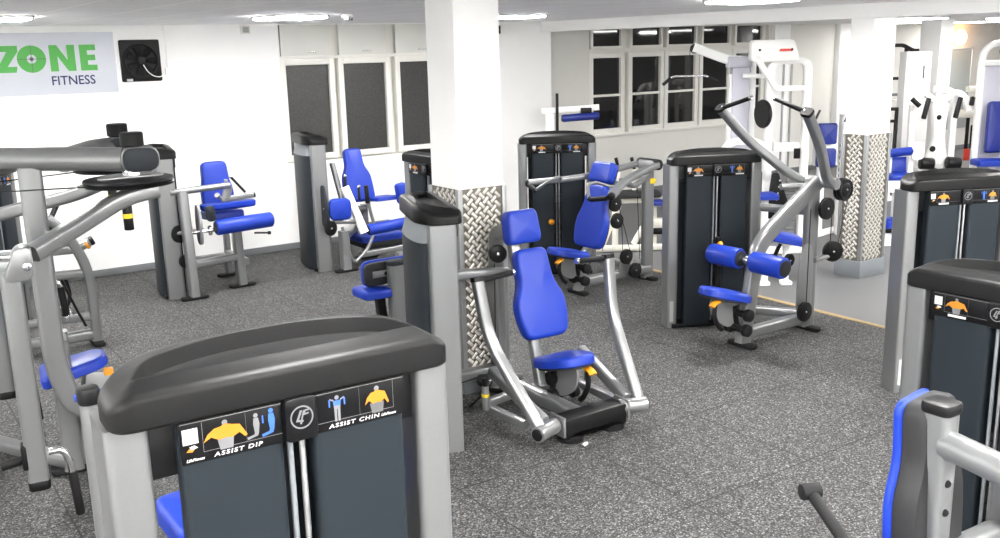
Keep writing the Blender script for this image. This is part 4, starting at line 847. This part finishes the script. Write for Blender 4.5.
bars(t, 'top_rail', [(-.30, 0, .66), (.40, 0, .66)], .04, CREAM); cushion(t, 'bench_pad', (.02, .02, .70), .62, .30, .07, FOAM); cushion(t, 'head_pad', (.28, -.2, .62), .18, .18, .06, NAVY)
for x in (-.20, .0):
    bars(t, 'prong_post', [(x, .05, .66), (x, .05, 1.05)], .022, CREAM); m = MB(); m.cyl((x, .05, 1.05), (x-.04, .03, 1.20), .022); obj('prong', m, BLACK, t)
m = MB(); bx(m, .20, .40, -.08, .04, .30, .42, .01); bx(m, .22, .36, -.1, .02, .22, .30, .01, 1); obj('adjuster', m, [CREAM, BLACK], t)
t = bg('step_bench', 'low bench with tilted blue pad on white legs behind the pulldown machine', 'bench', 8.25, 6.80)
bars(t, 'leg', [(-.10, 0, 0), (-.10, 0, .44)], .035); bars(t, 'leg', [(.14, .05, 0), (.14, .05, .44)], .035); bars(t, 'top_rail', [(-.14, 0, .46), (.24, .04, .46)], .03)
m = MB(); m.pad(rpoly([(-.14, -.16), (.22, -.16), (.22, .16), (-.14, .16)], .05), .09, .035, frm((.06, 0, .49), (1, 0, -.22), (0, 1, 0))); obj('bench_pad', m, BLUE, t); m = MB(); m.tube([(-.06, -.02, .18), (.06, 0, .46)], .022); obj('brace', m, BLACK, t)
for x in (-.10, .14): m = MB(); m.box((x, .02, .02), (.12, .12, .04), .01); obj('foot', m, WHITE, t)
t = bg('dip_station', 'white station with two navy pads and decal strip, left of the clad column', 'gym machine', 11.05, 8.2)
bars(t, 'upright_post', [(.12, 0, 0), (.12, 0, 1.62)], .09, b=.03); m = MB()
for k in range(9): bx(m, .08, .15, -.035, -.031, .55+k*.08, .59+k*.08)
obj('decal_strip', m, PGREY, t)
for z, h in ((1.28, .22), (1.0, .18)): cushion(t, 'pad', (-.12, -.1, z), .30, .05, h, NAVY) if 0 else None
for z, h in ((1.38, .28), (1.06, .25)):
    m = MB(); m.pad(rpoly([(-.14, -h/2), (.12, -h/2), (.12, h/2), (-.14, h/2)], .03), .07, .025, frm((-.10, -.04, z), (1, 0, 0), (0, 0, 1))); obj('back_pad', m, NAVY, t)
m = MB(); bx(m, -.26, .06, -.03, .03, .95, 1.52, .01); obj('back_board', m, WHITE, t)
for x in (-.30, .10): m = MB(); m.tube([(x-.06, -.3, 1.56), (x+.1, .0, 1.68)], .016); obj('hand_grip', m, BLACK, t)
bars(t, 'lower_post', [(-.15, 0, 0), (-.15, 0, .98)], .05); bars(t, 'base_rail', [(-.35, -.3, .04), (.2, .2, .04)], .04, side=(0, 0, 1)); cushion(t, 'step_pad', (-.25, -.15, .70), .22, .25, .07)
# far right group
t = bg('low_counter', 'white low counter with a blue pad underneath, right of the clad column', 'counter', 11.25, 7.25)
m = MB(); bx(m, -.28, .62, -.25, .25, .70, .78, .012); obj('counter_top', m, WHITE, t); m = MB(); bx(m, -.42, -.02, -.2, .2, 0, .14, .012); obj('step', m, WHITE, t); bars(t, 'leg', [(-.08, 0, .14), (-.08, 0, .72)], .05); bars(t, 'leg', [(.5, 0, 0), (.5, 0, .72)], .05)
cushion(t, 'pad', (-.14, -.05, .22), .22, .26, .12); m = MB(); bx(m, -.2, -.06, -.05, .1, .14, .23, .01); obj('pad_block', m, BLACK, t)
t = bg('leg_bench', 'white bench with blue arm roller and blue seat, right of the clad column', 'bench', 14.1, 9.33)
roller_pad(t, (-.22, -.1, .78), (.28, -.1, .82), .07); cushion(t, 'seat', (.12, -.1, .36), .5, .4, .10); m = MB(); m.pad(rpoly([(-.2, -.14), (.2, -.14), (.2, .14), (-.2, .14)], .05), .08, .03, frm((.16, .1, .56), (1, 0, 0), (0, .2, 1))); obj('back_pad', m, BLUE, t)
m = MB(); m.prism(rpoly([(-.10, -.14), (.10, -.14), (.10, .14), (-.10, .14)], .06), .05, .01, frm((.36, -.1, .82), (1, 0, 0), (0, 0, 1))); obj('end_plate', m, WHITE, t); bars(t, 'upright_post', [(-.05, 0, 0), (-.05, 0, .75)], .05); bars(t, 'upright_post', [(.30, 0, 0), (.30, 0, .72)], .05); bars(t, 'base_rail', [(-.2, 0, .04), (.5, 0, .04)], .04); bars(t, 'roller_post', [(.0, -.08, .85), (.02, -.06, 1.2)], .02, BLACK)
t = bg('squat_rack', 'black squat rack with bar and plates, just right of the clad column in the distance', 'rack', 16.65, 11.1)
for x in (-.20, .22): bars(t, 'upright_post', [(x, 0, 0), (x, 0, 2.44)], .035, BLACKM)
bars(t, 'top_bar', [(-.3, 0, 2.46), (.15, 0, 2.46), (.30, -.1, 2.36), (.42, -.1, 2.36)], .035, BLACKM, fil=.05)
for z in (1.85, 1.55, 1.05): bars(t, 'crossbar', [(-.22, 0, z), (.24, 0, z)], .028, BLACKM if z != 1.55 else SILVER)
for z in (1.95, 1.60):
    m = MB(); m.lathe((-.30, -.05, z), (1, 0, 0), [(0, .02), (0, .14), (.04, .14), (.04, .02)], 24); obj('plate', m, BLACK, t)
m = MB(); m.cyl((-.5, -.05, 1.45), (.5, -.05, 1.45), .016); obj('bar', m, CHROME, t); m = MB(); m.lathe((-.1, -.1, .95), (1, -.4, 0), [(0, .03), (0, .22), (.06, .22), (.06, .03)], 24); obj('plate', m, BLACK, t)
bars(t, 'base_rail', [(-.25, .3, .04), (.3, .3, .04)], .04, BLACKM); bars(t, 'base_rail', [(-.2, .35, .04), (-.2, -.35, .04)], .04, BLACKM, (1, 0, 0)); bars(t, 'base_rail', [(.22, .35, .04), (.22, -.35, .04)], .04, BLACKM, (1, 0, 0))
t = bg('dark_stand', 'small black framed stand behind the blue arm roller bench', 'rack', 14.8, 10.0)
for x in (-.10, .22): bars(t, 'upright_post', [(x, 0, 0), (x, 0, 1.42)], .028, BLACKM)
bars(t, 'crossbar', [(-.12, 0, 1.42), (.24, 0, 1.42)], .028, BLACKM); bars(t, 'foot_rail', [(-.12, -.2, .03), (.24, -.2, .03)], .028, BLACKM); bars(t, 'foot_rail', [(.06, -.22, .03), (.06, .2, .03)], .028, BLACKM, (1, 0, 0)); bars(t, 'hook', [(-.25, -.05, 1.25), (-.20, 0, 1.72), (-.05, 0, 1.75)], .03, SILVER2)
t = bg('tall_cabinet', 'tall bright white cabinet beside the far plain column', 'cabinet', 15.78, 10.08)
m = MB(); bx(m, -.24, .20, -.15, .15, 0, 2.36, .01); o = obj('body', m, WALL, t); m = MB(); bx(m, .06, .075, -.17, -.15, 1.9, 2.12, .003); obj('handle', m, BLACK, t)
t = bg('dual_arm_press', 'white press machine with drooping black grips and two black knee rollers', 'gym machine', 15.2, 9.25)
for s in (-1, 1):
    bars(t, 'swing_arm', [(s*.05, 0, 1.55), (s*.28, 0, 1.72), (s*.40, -.1, 1.60), (s*.44, -.1, 1.40)], .05, fil=.15); m = MB(); m.cyl((s*.26, -.2, 1.62), (s*.36 if s < 0 else .16, -.28, 1.30), .04); obj('hand_grip', m, BLACK, t); m = MB(); m.cyl((s*.50-.04, -.2, 1.62), (s*.42, -.25, 1.50), .04); obj('hand_grip', m, BLACK, t)
    m = MB(); m.cyl((s*.22-.11, -.2, .56), (s*.22+.11, -.2, .54), .10); o = obj('knee_roller', m, BLACK, t); m = MB(); m.prism(rpoly([(-.10, 0), (.10, 0), (.12, .45), (-.10, .5)], .05), .14, .02, frm((s*.23, -.05, 0), (1, 0, 0), (0, 0, 1))); obj('leg_housing', m, WHITE, t)
m = MB(); m.prism(rpoly([(-.20, .5), (.22, .5), (.10, .95), (.16, 1.55), (-.12, 1.55), (-.06, .95)], .06), .12, .02, frm((0, .05, 0), (1, 0, 0), (0, 0, 1))); m.cyl((-.09, -.08, .78), (-.09, -.10, .78), .05, m=1); m.cyl((-.02, -.08, 1.3), (-.02, -.1, 1.3), .04, m=1); obj('body', m, [WHITE, BLACK], t)
bars(t, 'upright_post', [(.34, .2, 0), (.34, .2, 1.70), (.0, .2, 1.75)], .06, fil=.15); bars(t, 'upright_post', [(-.35, .2, 0), (-.35, .2, 1.5)], .05); bars(t, 'crossbar', [(.0, .1, .42), (.0, -.2, .42)], .03, BLACK, (1, 0, 0))
t = bg('plate_loaded_machine', 'cream machine with dark post and red mark, left of the navy backrest at right edge', 'gym machine', 16.15, 9.27)
bars(t, 'frame', [(-.25, 0, 0), (-.25, 0, 1.55), (.30, 0, 1.55), (.30, 0, 0)], .045, CREAM, fil=.06); bars(t, 'crossbar', [(-.25, 0, 1.30), (.30, 0, 1.30)], .07, CREAM); m = MB(); m.cyl((.0, 0, .5), (.0, 0, 1.28), .03); m.cyl((.12, 0, .7), (.12, 0, 1.1), .06); obj('guide_rod', m, BLACK, t); m = MB(); bx(m, -.06, .04, -.08, -.05, .5, .7, .01); obj('label_plate', m, RED, t); m = MB(); bx(m, -.2, .26, -.15, .12, 0, .32, .02); obj('base_block', m, FOAM, t); bars(t, 'top_arm', [(-.1, -.1, 1.72), (.36, 0, 1.72)], .05, CREAM); bars(t, 'arm_post', [(.1, -.05, 1.72), (.1, 0, 1.5)], .03, CREAM)
t = bg('pale_lat_machine', 'pale lat machine with navy backrest and blue seat at the right edge', 'gym machine', 15.95, 8.72)
bars(t, 'arch_frame', [(-.22, .1, 0), (-.22, .1, 2.48), (.65, .1, 2.48), (.65, .1, 0)], .05, fil=.3); m = MB(); bx(m, -.18, .60, .05, .2, .2, 2.12, .02); obj('shroud', m, LILAC, t); bars(t, 'crossbar', [(-.22, .05, 2.16), (.65, .05, 2.16)], .045)
m = MB(); m.pad(rpoly([(-.18, -.42), (.20, -.42), (.16, .42), (-.14, .42)], .06), .09, .035, frm((-.02, -.12, 1.12), (1, 0, 0), (-.1, .10, 1))); obj('back_pad', m, NAVY, t); cushion(t, 'seat', (-.08, -.35, .52), .70, .40, .10)
bars(t, 'seat_frame', [(-.1, -.3, .50), (-.1, -.3, .03)], .045); bars(t, 'seat_frame', [(.2, -.3, .50), (.2, -.3, .03)], .045); m = MB(); m.cyl((-.02, -.45, .68), (.0, -.45, .86), .05); m.cyl((-.35, -.2, .35), (.2, -.2, .32), .03, m=1); obj('leg_rest', m, [WHITE, BLACK], t); pulley(t, (.12, -.02, 2.35), .12)
m = MB(); bx(m, 20.4, 22.0, YR-.03, YR, .5, 2.30, .004); o = tag(obj('wall_mirror', m, mat('mirror_glass', (.70, .75, .74), .12, .5)), 'tall wall mirror beneath the warm lamp', 'mirror')
m = MB(); bx(m, 20.35, 20.4, YR-.04, YR, .45, 2.35, .006); bx(m, 22.0, 22.05, YR-.04, YR, .45, 2.35, .006); bx(m, 20.35, 22.05, YR-.04, YR, 2.30, 2.35, .006); obj('mirror_frame', m, ALUM, o)
t = thing('wall_lamp', 'warm glowing lamp on the far wall near the ceiling', 'lamp', (21.45, YR, 2.56))
m = MB(); m.lathe((0, 0, 0), (0, -1, 0), [(0, .20), (.03, .20), (.04, .18)]); obj('base', m, WHITE, t); m = MB(); m.lathe((0, -.03, 0), (0, -1, 0), [(0, .17), (.06, .16), (.11, .10), (.13, .02)]); obj('lamp_shade', m, WARM, t)

s = MB(); s.prism([(-.035, -.012), (.01, -.018), (.04, -.005), (.03, .012), (-.01, .016)], .004, 0, Matrix.Translation((3.86, 4.70, .001)) @ Matrix.Rotation(.5, 4, 'Z'))
tag(obj('paper_scrap', s, WALLB), 'torn scrap of paper on the rubber floor before the chest machine', 'litter')

# ------------------------------------------------------------------ world and view
wd = bpy.data.worlds.new('world'); SC.world = wd; wd.use_nodes = True
wd.node_tree.nodes['Background'].inputs[0].default_value = (.02, .025, .04, 1); wd.node_tree.nodes['Background'].inputs[1].default_value = .3
SC.view_settings.view_transform = 'Standard'; SC.view_settings.look = 'None'; SC.view_settings.gamma = 1; SC.view_settings.use_curve_mapping = False
SC.view_settings.exposure = 2.2
SC.cycles.use_denoising = True; SC.cycles.max_bounces = 8; SC.cycles.diffuse_bounces = 5
